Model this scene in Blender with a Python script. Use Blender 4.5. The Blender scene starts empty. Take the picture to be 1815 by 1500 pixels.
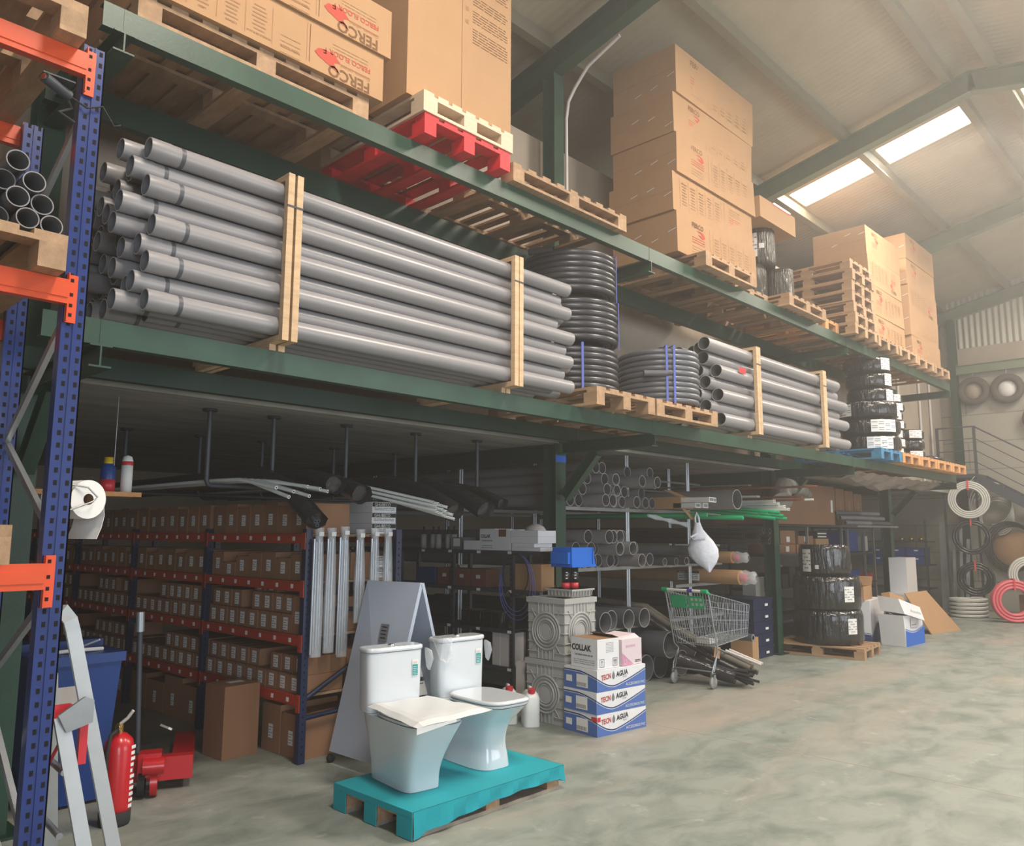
import bpy, math, random
from mathutils import Vector, Matrix
random.seed(7)
SC = bpy.context.scene
COL = SC.collection
# ------------------------------------------------------------------ camera
F_PX, PITCH, ROLL, YAW, CAM_H = 1411.735, 0.136811, 0.0038755, 0.764374, 1.6
cam_d = bpy.data.cameras.new('camera'); cam_d.sensor_fit = 'HORIZONTAL'; cam_d.sensor_width = 36.0
cam_d.lens = 36.0*F_PX/1815.0; cam_d.clip_start = 0.02; cam_d.clip_end = 200
cam = bpy.data.objects.new('camera', cam_d); COL.objects.link(cam)
fw = Vector((math.cos(PITCH)*math.cos(YAW), math.cos(PITCH)*math.sin(YAW), math.sin(PITCH)))
rt = Vector((math.sin(YAW), -math.cos(YAW), 0)); up = rt.cross(fw)
cr, sr = math.cos(ROLL), math.sin(ROLL)
rt2 = cr*rt + sr*up; up2 = -sr*rt + cr*up
cam.matrix_world = Matrix(((rt2.x, up2.x, -fw.x, 0), (rt2.y, up2.y, -fw.y, 0), (rt2.z, up2.z, -fw.z, CAM_H), (0, 0, 0, 1)))
SC.camera = cam
# ------------------------------------------------------------------ world and light
w = bpy.data.worlds.new('sky'); SC.world = w; w.use_nodes = True
bg = w.node_tree.nodes['Background']; bg.inputs[0].default_value = (0.80, 0.86, 1.0, 1); bg.inputs[1].default_value = 0.55
# thin dusty haze in the air of the hall
vo = w.node_tree.nodes.new('ShaderNodeVolumeScatter'); vo.inputs['Color'].default_value = (1.0, 0.97, 0.93, 1)
vo.inputs['Density'].default_value = 0.012; vo.inputs['Anisotropy'].default_value = 0.5
w.node_tree.links.new(vo.outputs[0], w.node_tree.nodes['World Output'].inputs['Volume'])
SC.view_settings.view_transform = 'Standard'; SC.view_settings.look = 'None'
SC.view_settings.gamma = 1.0; SC.view_settings.use_curve_mapping = False
SC.view_settings.exposure = 0.28
SC.cycles.use_denoising = True
SC.cycles.max_bounces = 6; SC.cycles.diffuse_bounces = 4; SC.cycles.glossy_bounces = 3
SC.cycles.transmission_bounces = 4; SC.cycles.transparent_max_bounces = 8
SC.cycles.sample_clamp_indirect = 6.0
SC.cycles.caustics_reflective = False; SC.cycles.caustics_refractive = False
def area(name, loc, target, sx, sy, power, col):
    d = bpy.data.lights.new(name, 'AREA'); d.shape = 'RECTANGLE'; d.size = sx; d.size_y = sy
    d.energy = power; d.color = col
    o = bpy.data.objects.new(name, d); COL.objects.link(o); o.location = loc
    o.rotation_euler = (Vector(target)-Vector(loc)).to_track_quat('-Z', 'Y').to_euler()
    return o
WARM = (1.0, 0.89, 0.75); DAY = (0.80, 0.90, 1.0)
# daylight through the two big door openings behind the camera
area('door_daylight', (-2.8, -7.7, 2.4), (1.5, 3.0, 1.4), 4.6, 4.4, 430, DAY)
area('door_daylight', (9.0, -7.2, 2.6), (9.0, 4.0, 1.0), 7.0, 4.6, 430, (0.86, 0.93, 1.0))
# daylight through the roof skylights
SKY_X = (2.2, 6.8, 11.7, 16.3)
for sx_ in SKY_X:
    area('skylight_daylight', (sx_, 0.75, 6.75), (sx_, 0.75, 0), 0.8, 2.4, 265, WARM)
area('skylight_daylight', (11.7, 3.6, 6.93), (11.7, 3.2, 0), 0.55, 2.6, 150, WARM)
# ------------------------------------------------------------------ materials
def lin(c):
    return tuple(((v/255.0)/12.92 if v/255.0 <= 0.04045 else ((v/255.0+0.055)/1.055)**2.4) for v in c)
def mat(name, rgb, rough=0.6, metal=0.0, var=0.0, vs=6.0, st=(1, 1, 1), bump=0.0, bs=60.0, bst=None, rnd=0.0, coat=0.0, alpha=1.0, rgb2=None, emit=0.0, spec=0.5, trans=0.0):
    m = bpy.data.materials.new(name); m.use_nodes = True; nt = m.node_tree; N = nt.nodes; L = nt.links
    b = N['Principled BSDF']; c = lin(rgb)
    b.inputs['Base Color'].default_value = (*c, 1); b.inputs['Roughness'].default_value = rough
    b.inputs['Metallic'].default_value = metal; b.inputs['Specular IOR Level'].default_value = spec
    if coat: b.inputs['Coat Weight'].default_value = coat
    if alpha < 1: b.inputs['Alpha'].default_value = alpha
    if trans: b.inputs['Transmission Weight'].default_value = trans
    if emit:
        b.inputs['Emission Color'].default_value = (*c, 1); b.inputs['Emission Strength'].default_value = emit
    tc = None
    def coords(s):
        nonlocal tc
        if tc is None: tc = N.new('ShaderNodeTexCoord')
        mp = N.new('ShaderNodeMapping'); mp.inputs['Scale'].default_value = s
        L.new(tc.outputs['Object'], mp.inputs['Vector']); return mp.outputs[0]
    if var or rnd or rgb2:
        mix = N.new('ShaderNodeMix'); mix.data_type = 'RGBA'
        c2 = lin(rgb2) if rgb2 else tuple(v*(1-var) for v in c)
        c1 = c if rgb2 else tuple(min(1, v*(1+var)) for v in c)
        mix.inputs[6].default_value = (*c1, 1); mix.inputs[7].default_value = (*c2, 1)
        nz = N.new('ShaderNodeTexNoise'); nz.inputs['Scale'].default_value = vs; nz.inputs['Detail'].default_value = 4
        nz.inputs['Roughness'].default_value = 0.65
        L.new(coords(st), nz.inputs['Vector'])
        rp = N.new('ShaderNodeMapRange'); rp.inputs[1].default_value = 0.32; rp.inputs[2].default_value = 0.68
        L.new(nz.outputs[0], rp.inputs[0]); L.new(rp.outputs[0], mix.inputs[0])
        out = mix.outputs[2]
        if rnd:
            oi = N.new('ShaderNodeObjectInfo'); mr = N.new('ShaderNodeMapRange')
            mr.inputs[3].default_value = 1-rnd; mr.inputs[4].default_value = 1+rnd
            L.new(oi.outputs['Random'], mr.inputs[0])
            hv = N.new('ShaderNodeHueSaturation'); L.new(mr.outputs[0], hv.inputs['Value']); L.new(out, hv.inputs['Color']); out = hv.outputs[0]
        L.new(out, b.inputs['Base Color'])
    if bump:
        nb = N.new('ShaderNodeTexNoise'); nb.inputs['Scale'].default_value = bs; nb.inputs['Detail'].default_value = 3
        L.new(coords(bst or st), nb.inputs['Vector'])
        bp = N.new('ShaderNodeBump'); bp.inputs['Strength'].default_value = min(1, bump); bp.inputs['Distance'].default_value = 0.01*max(1, bump)
        L.new(nb.outputs[0], bp.inputs['Height']); L.new(bp.outputs[0], b.inputs['Normal'])
    return m
M = {}
M['green'] = mat('green_paint', (40, 70, 56), 0.42, var=0.18, vs=3, bump=0.05)
M['green_dk'] = mat('dark_green_paint', (28, 58, 46), 0.45, var=0.2, vs=3)
M['green_lit'] = mat('haze_lit_green', (116, 128, 106), 0.5, var=0.1, vs=2)  # frame green, lightened to stand in for skylight bounce and haze
M['pvc'] = mat('grey_pvc', (146, 143, 145), 0.30, var=0.05, vs=2, rnd=0.06)
M['pvc_in'] = mat('grey_pvc_bore', (112, 112, 116), 0.55)
M['pvc_rim'] = mat('cut_pvc_edge', (190, 190, 192), 0.5)
M['pvc_dk'] = mat('dark_grey_pvc', (84, 86, 92), 0.4, var=0.06, rnd=0.08)
M['hose'] = mat('black_hose', (62, 62, 66), 0.3, var=0.08, vs=3)
M['hose_g'] = mat('grey_hose', (98, 100, 106), 0.32, var=0.06, vs=3)
M['pine'] = mat('pine_wood', (206, 174, 138), 0.75, var=0.16, vs=7, st=(1, 1, 6), rnd=0.08, bump=0.1)
M['wood'] = mat('pallet_wood', (168, 136, 106), 0.8, var=0.2, vs=5, st=(3, 0.7, 3), rnd=0.14, bump=0.12)
M['wood_new'] = mat('new_pallet_wood', (206, 150, 100), 0.75, var=0.14, vs=5, st=(3, 0.7, 3), rnd=0.08)
M['wood_grey'] = mat('weathered_wood', (150, 140, 128), 0.85, var=0.2, vs=6, rnd=0.1)
M['ply'] = mat('pale_plywood', (214, 192, 166), 0.8, var=0.1, vs=14, st=(0.4, 0.4, 6))
M['red_wood'] = mat('red_painted_wood', (214, 34, 44), 0.6, var=0.18, vs=6, rgb2=None)
M['blue_wood'] = mat('blue_painted_wood', (64, 128, 168), 0.65, var=0.25, vs=9)
M['carton'] = mat('carton', (176, 137, 100), 0.85, var=0.05, vs=2, rnd=0.05)
M['carton_d'] = mat('brown_carton', (150, 110, 82), 0.88, var=0.06, vs=2, rnd=0.10)
M['carton_in'] = mat('carton_inside', (146, 112, 82), 0.9)
M['tape'] = mat('clear_tape', (206, 170, 130), 0.25, coat=0.4)
M['ink'] = mat('brown_print', (120, 84, 56), 0.85)
M['ink_l'] = mat('faint_print', (160, 122, 86), 0.85)
M['ink_r'] = mat('red_print', (186, 74, 58), 0.8)
M['black'] = mat('black_print', (26, 26, 28), 0.6)
M['white'] = mat('white_paper', (232, 230, 228), 0.7)
M['whitebox'] = mat('white_carton', (224, 224, 228), 0.75, var=0.03)
M['greyprint'] = mat('grey_print', (120, 122, 130), 0.8)
M['concrete'] = mat('concrete_panel', (170, 156, 140), 0.9, var=0.1, vs=1.2, bump=0.15, bs=30)
M['slab'] = mat('concrete_slab', (150, 148, 142), 0.9, var=0.3, vs=2.2, st=(0.5, 3, 1), bump=0.2, bs=20)
M['purlin'] = mat('beige_purlin', (138, 132, 112), 0.5, var=0.06, vs=2)
M['steel'] = mat('galvanised_steel', (168, 172, 176), 0.4, metal=0.7, var=0.08, vs=9)
M['zinc'] = mat('zinc_pipe', (178, 184, 192), 0.3, metal=0.6)
M['darksteel'] = mat('dark_steel', (70, 74, 82), 0.5, metal=0.3, var=0.1)
M['blue'] = mat('blue_rack_paint', (36, 56, 118), 0.3, var=0.12, vs=5, coat=0.3)
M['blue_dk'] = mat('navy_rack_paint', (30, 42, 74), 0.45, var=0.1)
M['orange'] = mat('orange_rack_paint', (222, 84, 44), 0.35, var=0.06, coat=0.2)
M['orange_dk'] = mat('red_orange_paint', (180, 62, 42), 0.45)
M['hole'] = mat('slot_shadow', (10, 10, 16), 0.9)
M['film'] = mat('black_stretch_film', (26, 26, 29), 0.16, var=0.1, bump=4.5, bs=7, bst=(3, 3, 0.4), coat=0.6)
M['film_dusty'] = mat('dusty_black_film', (66, 62, 56), 0.25, var=0.15, bump=4.0, bs=9, bst=(4, 4, 0.4))
M['bagblack'] = mat('black_plastic_sleeve', (46, 46, 50), 0.2, bump=1.0, bs=14)
M['ceramic'] = mat('white_ceramic', (214, 220, 226), 0.12, coat=0.6)
M['teal'] = mat('teal_fabric', (24, 158, 172), 0.75, var=0.05, vs=5)
M['chrome'] = mat('chrome', (220, 222, 226), 0.15, metal=1.0)
M['clear'] = mat('clear_plastic', (226, 230, 236), 0.15, alpha=0.35, bump=0.6, bs=30)
M['foam'] = mat('white_foam_sheet', (226, 228, 230), 0.5, var=0.03, alpha=0.92)
M['panel'] = mat('daylit_grey_laminate', (176, 186, 204), 0.35)  # grey laminate, tinted cool and brightened in place of bluish daylight
M['panel_e'] = mat('pale_board_edge', (205, 198, 194), 0.6)
M['greyplast'] = mat('grey_plastic', (168, 168, 166), 0.5, var=0.04)
M['blueplast'] = mat('blue_plastic', (26, 104, 206), 0.35)
M['binblue'] = mat('navy_plastic', (30, 66, 136), 0.4)
M['bluepaper'] = mat('blue_print', (78, 110, 178), 0.6)
M['bluedeep'] = mat('deep_blue_print', (36, 62, 112), 0.6)
M['red'] = mat('red_paint', (196, 30, 40), 0.3, coat=0.3)
M['redplast'] = mat('red_plastic', (206, 52, 62), 0.35)
M['pinkprint'] = mat('pink_print', (204, 140, 172), 0.7)
M['pinkbox'] = mat('pale_pink_carton', (216, 200, 206), 0.75)
M['aqua'] = mat('aqua_print', (30, 150, 150), 0.6)
M['copper'] = mat('copper_pipe', (170, 112, 92), 0.4, metal=0.55, var=0.1)
M['greenplast'] = mat('green_plastic', (24, 168, 112), 0.4)
M['greenlite'] = mat('bright_green_plastic', (90, 176, 60), 0.4)
M['rubber'] = mat('rubber', (40, 40, 42), 0.8)
M['tyre'] = mat('dusty_tyre', (84, 76, 70), 0.85, var=0.1, vs=8)
M['greywheel'] = mat('grey_wheel', (150, 150, 148), 0.6)
M['alu'] = mat('aluminium', (196, 200, 204), 0.35, metal=0.6, var=0.05)
M['whitepipe'] = mat('white_pipe', (222, 226, 226), 0.35)
M['bag'] = mat('white_carrier_bag', (222, 226, 238), 0.4, bump=0.7, bs=18, alpha=0.95)
M['insul'] = mat('silver_insulation', (150, 146, 140), 0.35, metal=0.2, var=0.2, vs=6, bump=0.9, bs=8)
M['tarp'] = mat('grey_plastic_sheet', (150, 136, 126), 0.35, var=0.15, vs=4, bump=1.0, bs=5, bst=(1, 2, 1))
M['yellow'] = mat('yellow_cap', (214, 180, 40), 0.4)
M['bluewire'] = mat('violet_blue_cable', (96, 110, 196), 0.4)
M['brownpipe'] = mat('brown_pipe', (120, 74, 60), 0.6, var=0.15)
M['pinkhose'] = mat('pink_hose', (214, 96, 106), 0.35)
M['greyhose'] = mat('pale_grey_hose', (196, 194, 188), 0.45)
M['insudark'] = mat('dusty_dark_insulation', (104, 98, 88), 0.85, var=0.2, vs=5, bump=0.4)
M['brass'] = mat('brass', (196, 160, 90), 0.3, metal=0.9)
M['purple'] = mat('purple_plastic', (76, 52, 150), 0.4)
M['mesh_w'] = mat('white_enamel', (220, 220, 216), 0.3)
M['sky'] = mat('skylight_sheet', (255, 250, 238), 0.6, emit=5.0)
# floor: greenish grey power floated concrete with pale dust and a sawn joint
def floor_mat():
    m = bpy.data.materials.new('dusty_concrete_floor'); m.use_nodes = True; nt = m.node_tree; N = nt.nodes; L = nt.links
    b = N['Principled BSDF']; b.inputs['Roughness'].default_value = 0.5
    tc = N.new('ShaderNodeTexCoord')
    def noise(scale, st, det=5, dist=0.0):
        mp = N.new('ShaderNodeMapping'); mp.inputs['Scale'].default_value = st; L.new(tc.outputs['Object'], mp.inputs[0])
        n = N.new('ShaderNodeTexNoise'); n.inputs['Scale'].default_value = scale; n.inputs['Detail'].default_value = det
        n.inputs['Roughness'].default_value = 0.65; n.inputs['Distortion'].default_value = dist; L.new(mp.outputs[0], n.inputs[0]); return n.outputs[0]
    def ramp(x, a, bb):
        r = N.new('ShaderNodeMapRange'); r.inputs[1].default_value = a; r.inputs[2].default_value = bb; L.new(x, r.inputs[0]); return r.outputs[0]
    def mx(a, bcol, f):
        q = N.new('ShaderNodeMix'); q.data_type = 'RGBA'
        if isinstance(a, tuple): q.inputs[6].default_value = (*a, 1)
        else: L.new(a, q.inputs[6])
        q.inputs[7].default_value = (*bcol, 1); L.new(f, q.inputs[0]); return q.outputs[2]
    c = mx(lin((150, 155, 148)), lin((116, 125, 118)), ramp(noise(2.2, (1, 1.6, 1), 8, 0.5), 0.42, 0.68))
    # pale reddish dust along the wheel tracks (tracks run along the building)
    c = mx(c, lin((172, 160, 148)), ramp(noise(0.55, (0.35, 1.5, 1), 6, 0.8), 0.50, 0.72))
    c = mx(c, lin((190, 192, 184)), ramp(noise(5.0, (1, 1, 1), 10), 0.60, 0.8))
    c = mx(c, lin((96, 100, 90)), ramp(noise(16.0, (1, 2.2, 1), 8), 0.63, 0.8))
    L.new(c, b.inputs['Base Color'])
    bp = N.new('ShaderNodeBump'); bp.inputs['Strength'].default_value = 0.12; bp.inputs['Distance'].default_value = 0.01
    L.new(noise(30, (1, 1, 1)), bp.inputs['Height']); L.new(bp.outputs[0], b.inputs['Normal'])
    return m
M['floor'] = floor_mat()
# ribbed sheet: ribs across X, used for the roof panels and the gable cladding
def ribbed(name, rgb, axis, pitch, strength, rough=0.45, metal=0.0):
    m = mat(name, rgb, rough, metal=metal, var=0.08, vs=1.5); nt = m.node_tree; N = nt.nodes; L = nt.links
    tc = N.new('ShaderNodeTexCoord'); sp = N.new('ShaderNodeSeparateXYZ'); L.new(tc.outputs['Object'], sp.inputs[0])
    mu = N.new('ShaderNodeMath'); mu.operation = 'MULTIPLY'; mu.inputs[1].default_value = 2*math.pi/pitch; L.new(sp.outputs[axis], mu.inputs[0])
    si = N.new('ShaderNodeMath'); si.operation = 'SINE'; L.new(mu.outputs[0], si.inputs[0])
    pw = N.new('ShaderNodeMath'); pw.operation = 'GREATER_THAN'; pw.inputs[1].default_value = 0.8; L.new(si.outputs[0], pw.inputs[0])
    bp = N.new('ShaderNodeBump'); bp.inputs['Strength'].default_value = strength; bp.inputs['Distance'].default_value = 0.02
    L.new(si.outputs[0], bp.inputs['Height']); L.new(bp.outputs[0], N['Principled BSDF'].inputs['Normal'])
    return m
M['roof'] = ribbed('ribbed_roof_panel', (178, 166, 142), 0, 0.1, 0.12)
M['clad'] = ribbed('ribbed_wall_cladding', (190, 186, 172), 1, 0.12, 0.8)
def block_mat(name, rgb, rgbj):
    m = bpy.data.materials.new(name); m.use_nodes = True; nt = m.node_tree; N = nt.nodes; L = nt.links
    b = N['Principled BSDF']; b.inputs['Roughness'].default_value = 0.9
    tc = N.new('ShaderNodeTexCoord'); mp = N.new('ShaderNodeMapping'); mp.inputs['Rotation'].default_value = (0, math.radians(90), math.radians(90))
    L.new(tc.outputs['Object'], mp.inputs[0])
    sp = N.new('ShaderNodeSeparateXYZ'); L.new(tc.outputs['Object'], sp.inputs[0]); cb = N.new('ShaderNodeCombineXYZ')
    L.new(sp.outputs[1], cb.inputs[0]); L.new(sp.outputs[2], cb.inputs[1])
    bt = N.new('ShaderNodeTexBrick'); bt.inputs['Scale'].default_value = 1.0; bt.inputs['Brick Width'].default_value = 2.4; bt.inputs['Row Height'].default_value = 0.6
    bt.inputs['Mortar Size'].default_value = 0.012; bt.inputs['Color1'].default_value = (*lin(rgb), 1); bt.inputs['Color2'].default_value = (*[v*0.9 for v in lin(rgb)], 1)
    bt.inputs['Mortar'].default_value = (*lin(rgbj), 1); L.new(cb.outputs[0], bt.inputs[0])
    L.new(bt.outputs[0], b.inputs['Base Color'])
    return m
M['blocks'] = block_mat('concrete_wall_panels', (168, 162, 150), (132, 128, 120))
# ------------------------------------------------------------------ mesh builder
class MB:
    def __init__(s): s.v = []; s.f = []; s.mi = []; s.sm = []; s.mats = []; s.T = None
    def _m(s, m):
        m = M[m] if isinstance(m, str) else m
        if m not in s.mats: s.mats.append(m)
        return s.mats.index(m)
    def vs(s, pts):
        n = len(s.v)
        for p in pts:
            p = Vector(p); s.v.append(tuple(s.T @ p) if s.T is not None else tuple(p))
        return n
    def face(s, idx, m, smooth=False): s.f.append(tuple(idx)); s.mi.append(s._m(m)); s.sm.append(smooth)
    def poly(s, pts, m): n = s.vs(pts); s.face(range(n, n+len(pts)), m); return s
    def box(s, x0, x1, y0, y1, z0, z1, m, top=None, R=None):
        P = [(x0, y0, z0), (x1, y0, z0), (x1, y1, z0), (x0, y1, z0), (x0, y0, z1), (x1, y0, z1), (x1, y1, z1), (x0, y1, z1)]
        if R is not None: P = [R @ Vector(p) for p in P]
        n = s.vs(P)
        for q in ((3, 2, 1, 0), (4, 5, 6, 7), (0, 1, 5, 4), (1, 2, 6, 5), (2, 3, 7, 6), (3, 0, 4, 7)):
            s.face([n+i for i in q], top if (top and q[0] == 4) else m)
        return s
    def hexa(s, b, t, m):
        n = s.vs(list(b)+list(t))
        for q in ((3, 2, 1, 0), (4, 5, 6, 7), (0, 1, 5, 4), (1, 2, 6, 5), (2, 3, 7, 6), (3, 0, 4, 7)): s.face([n+i for i in q], m)
        return s
    def loft(s, rings, m, cap0=True, cap1=True, smooth=True, closed=False):
        k = len(rings[0]); base = [s.vs(r) for r in rings]
        R = range(len(rings)-1) if not closed else range(len(rings))
        for i in R:
            a, b = base[i], base[(i+1) % len(rings)]
            for j in range(k):
                j2 = (j+1) % k; s.face((a+j, a+j2, b+j2, b+j), m, smooth)
        if not closed:
            if cap0: n = s.vs(rings[0]); s.face([n+k-1-j for j in range(k)], m)
            if cap1: n = s.vs(rings[-1]); s.face([n+j for j in range(k)], m)
        return s
    def ring(s, c, t, r, seg, ref=None):
        t = Vector(t).normalized(); ref = Vector(ref) if ref is not None else (Vector((0, 0, 1)) if abs(t.z) < 0.9 else Vector((1, 0, 0)))
        a = t.cross(ref).normalized(); b = t.cross(a).normalized()
        return [tuple(Vector(c)+r*(math.cos(2*math.pi*j/seg)*a+math.sin(2*math.pi*j/seg)*b)) for j in range(seg)]
    def tube(s, pts, r, m, seg=10, closed=False, caps=True):
        pts = [Vector(p) for p in pts]; n = len(pts); rings = []
        rr = r if isinstance(r, (list, tuple)) else [r]*n
        ref = None
        for i in range(n):
            if closed: t = pts[(i+1) % n]-pts[i-1]
            else: t = (pts[min(i+1, n-1)]-pts[max(i-1, 0)])
            t.normalize()
            if ref is None: ref = Vector((0, 0, 1)) if abs(t.z) < 0.9 else Vector((1, 0, 0))
            a = t.cross(ref).normalized(); ref = a.cross(t).normalized()
            rings.append([tuple(pts[i]+rr[i]*(math.cos(2*math.pi*j/seg)*a+math.sin(2*math.pi*j/seg)*ref)) for j in range(seg)])
        return s.loft(rings, m, caps, caps, True, closed)
    def rod(s, p0, p1, r, m, seg=10, r1=None): return s.tube([p0, p1], [r, r if r1 is None else r1], m, seg)
    def pipe(s, p0, p1, ro, ri, m, mi_=None, rim=None, seg=20):
        p0 = Vector(p0); p1 = Vector(p1); t = p1-p0
        A = s.ring(p0, t, ro, seg); B = s.ring(p1, t, ro, seg); C_ = s.ring(p0, t, ri, seg); D = s.ring(p1, t, ri, seg)
        s.loft([A, B], m, False, False); s.loft([D, C_], mi_ or m, False, False)
        s.loft([C_, A], rim or m, False, False, False); s.loft([B, D], rim or m, False, False, False); return s
    def lathe(s, prof, m, c=(0, 0, 0), seg=24, axis='z', cap=True):
        rings = []
        for r, z in prof:
            rg = []
            for j in range(seg):
                a = 2*math.pi*j/seg; x, y = r*math.cos(a), r*math.sin(a)
                p = (x, y, z) if axis == 'z' else ((z, x, y) if axis == 'x' else (x, z, y))
                rg.append((c[0]+p[0], c[1]+p[1], c[2]+p[2]))
            rings.append(rg)
        if axis == 'y': rings = [list(reversed(r)) for r in rings]
        return s.loft(rings, m, cap, cap)
    def torus(s, c, R, r, m, axis='z', seg=36, sseg=8):
        pts = []
        for i in range(seg):
            a = 2*math.pi*i/seg; x, y = R*math.cos(a), R*math.sin(a)
            p = (x, y, 0) if axis == 'z' else ((0, x, y) if axis == 'x' else (x, 0, y))
            pts.append((c[0]+p[0], c[1]+p[1], c[2]+p[2]))
        return s.tube(pts, r, m, sseg, closed=True)
    def text(s, txt, size, origin, xd, yd, m, lift=0.002, align='LEFT', sx=1.0, bold=0.0):
        xd = Vector(xd).normalized(); yd = Vector(yd).normalized(); n = xd.cross(yd)
        key = (txt, align, bold)
        if key not in MB._tc:
            cu = bpy.data.curves.new('t', 'FONT'); cu.body = txt; cu.size = 1; cu.align_x = align; cu.resolution_u = 2; cu.offset = bold
            ob = bpy.data.objects.new('t', cu); COL.objects.link(ob)
            me = bpy.data.meshes.new_from_object(ob.evaluated_get(bpy.context.evaluated_depsgraph_get()))
            MB._tc[key] = ([tuple(v.co) for v in me.vertices], [tuple(p.vertices) for p in me.polygons])
            bpy.data.objects.remove(ob); bpy.data.curves.remove(cu); bpy.data.meshes.remove(me)
        V, Fc = MB._tc[key]; o = Vector(origin)
        nn = s.vs([o+xd*(v[0]*size*sx)+yd*(v[1]*size)+n*lift for v in V])
        for f in Fc: s.face([nn+i for i in f], m)
        return s
    def patch(s, o, xd, yd, w, h, m, lift=0.0015):
        o = Vector(o); xd = Vector(xd).normalized(); yd = Vector(yd).normalized(); n = xd.cross(yd)*lift
        return s.poly([o+n, o+xd*w+n, o+xd*w+yd*h+n, o+yd*h+n], m)
    def mesh(s, name):
        me = bpy.data.meshes.new(name); me.from_pydata(s.v, [], s.f)
        for m in s.mats: me.materials.append(m)
        me.polygons.foreach_set('material_index', s.mi); me.polygons.foreach_set('use_smooth', s.sm); me.update()
        return me
    def build(s, name, parent=None, loc=None):
        o = bpy.data.objects.new(name, s.mesh(name)); COL.objects.link(o)
        if loc is not None: o.location = loc
        if parent is not None: o.parent = parent
        return o
MB._tc = {}
def along(o, p, q):
    """give a long mesh an origin at p and its own x axis towards q"""
    p, q = Vector(p), Vector(q); R = (q-p).to_track_quat('X', 'Z').to_matrix().to_4x4(); T_ = Matrix.Translation(p) @ R
    o.data.transform(T_.inverted()); o.matrix_world = T_; return o
def tag(o, label, cat, group=None, kind=None):
    if label: o['label'] = label
    if cat: o['category'] = cat
    if group: o['group'] = group
    if kind: o['kind'] = kind
    return o
def thing(name, label, cat, loc=(0, 0, 0), rz=0.0, group=None):
    o = bpy.data.objects.new(name, None); COL.objects.link(o); o.location = loc; o.rotation_euler = (0, 0, rz)
    o.empty_display_size = 0.05
    return tag(o, label, cat, group)
def struct(mb, name):
    o = mb.build(name); o['kind'] = 'structure'; return o
_kids = {}
def dup(root, loc=None, rz=None, label=None, group=None, scale=None, keep=False):
    """copy a thing with its parts; the first call hands back the prototype itself"""
    if root.name in _kids and _kids[root.name][1] is False:
        _kids[root.name][1] = True; r = root
    else:
        if root.name not in _kids: _kids[root.name] = [list(root.children), True]
        r = root.copy(); COL.objects.link(r)
        for ch in _kids[root.name][0]:
            c = ch.copy(); COL.objects.link(c); c.parent = r
            for g in ch.children:
                d = g.copy(); COL.objects.link(d); d.parent = c
    if loc is not None: r.location = loc
    if rz is not None: r.rotation_euler = (0, 0, rz)
    if scale is not None: r.scale = scale
    if label: r['label'] = label
    if group: r['group'] = group
    return r
def proto(root):
    _kids[root.name] = [[c for c in bpy.data.objects if c.parent == root], False]; return root
def H(v, w): return Vector(v)+Vector(w)
PI = math.pi
# ================================================================== THE BUILDING
YB = 5.30          # concrete wall plane behind the mezzanine
XE = 19.5          # gable wall
FX = (1.30, 5.90, 10.46, 14.97)      # steel frames
RY, RZ, SL = 2.25, 7.22, 0.22
def roof_z(y): return RZ - SL*abs(y-RY)      # top of the rafters
struct(MB().box(-6, XE+0.2, -9, 13, -0.15, 0.0, 'floor'), 'floor')
struct(MB().box(5.886, 5.894, 0.2, 4.6, 0.0002, 0.0012, 'concrete'), 'trim_1')
def ibeam(mb, p0, p1, h, wd, m, side=(0, 0, 1), tf=0.012, tw=0.008):
    """I section from p0 to p1; 'side' is the direction of the web height"""
    p0 = Vector(p0); p1 = Vector(p1); a = (p1-p0).normalized(); s = Vector(side); s = (s-a*s.dot(a)).normalized(); n = a.cross(s)
    def bar(s0, s1, n0, n1):
        b = [p0+s*s0+n*n0, p0+s*s0+n*n1, p0+s*s1+n*n1, p0+s*s1+n*n0]; t = [q+(p1-p0) for q in b]
        mb.hexa(b, t, m)
    bar(-h/2, -h/2+tf, -wd/2, wd/2); bar(h/2-tf, h/2, -wd/2, wd/2); bar(-h/2+tf, h/2-tf, -tw/2, tw/2)
    return mb
# ceiling: two ribbed slopes, left open where the translucent skylight sheets lie
def roof_slope(name, y0, y1, holes):
    mb = MB(); xs = sorted(set([-6, XE+0.2]+[v for h in holes for v in h[:2]]))
    off = 0.17; th = 0.06
    def seg(x0, x1, ya, yb):
        if yb-ya < 0.01: return
        za, zb = roof_z(ya)+off, roof_z(yb)+off
        mb.hexa([(x0, ya, za), (x1, ya, za), (x1, yb, zb), (x0, yb, zb)], [(x0, ya, za+th), (x1, ya, za+th), (x1, yb, zb+th), (x0, yb, zb+th)], 'roof')
    for a, b in zip(xs[:-1], xs[1:]):
        hs = sorted([h for h in holes if h[0] <= a+1e-6 and h[1] >= b-1e-6], key=lambda h: h[2]); y = y0
        for h in hs: seg(a, b, y, h[2]); y = h[3]
        seg(a, b, y, y1)
    return struct(mb, name)
holesA = [(11.4, 12.0, 2.56, 3.72), (11.4, 12.0, 3.88, 5.02), (11.4, 12.0, 5.18, 6.3)]
holesB = [(x-0.3, x+0.3, a, b_) for x in SKY_X for a, b_ in ((-0.52, 0.62), (0.78, 1.92))]
roof_slope('ceiling', RY, 13, holesA); roof_slope('ceiling_front', -9, RY, holesB)
def sky_sheet(h):
    za, zb = roof_z(h[2])+0.2, roof_z(h[3])+0.2
    return MB().hexa([(h[0], h[2], za), (h[1], h[2], za), (h[1], h[3], zb), (h[0], h[3], zb)], [(h[0], h[2], za+.01), (h[1], h[2], za+.01), (h[1], h[3], zb+.01), (h[0], h[3], zb+.01)], 'sky')
for i, h in enumerate(holesA+holesB): struct(sky_sheet(h), 'window_%d' % (i+1))
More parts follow.
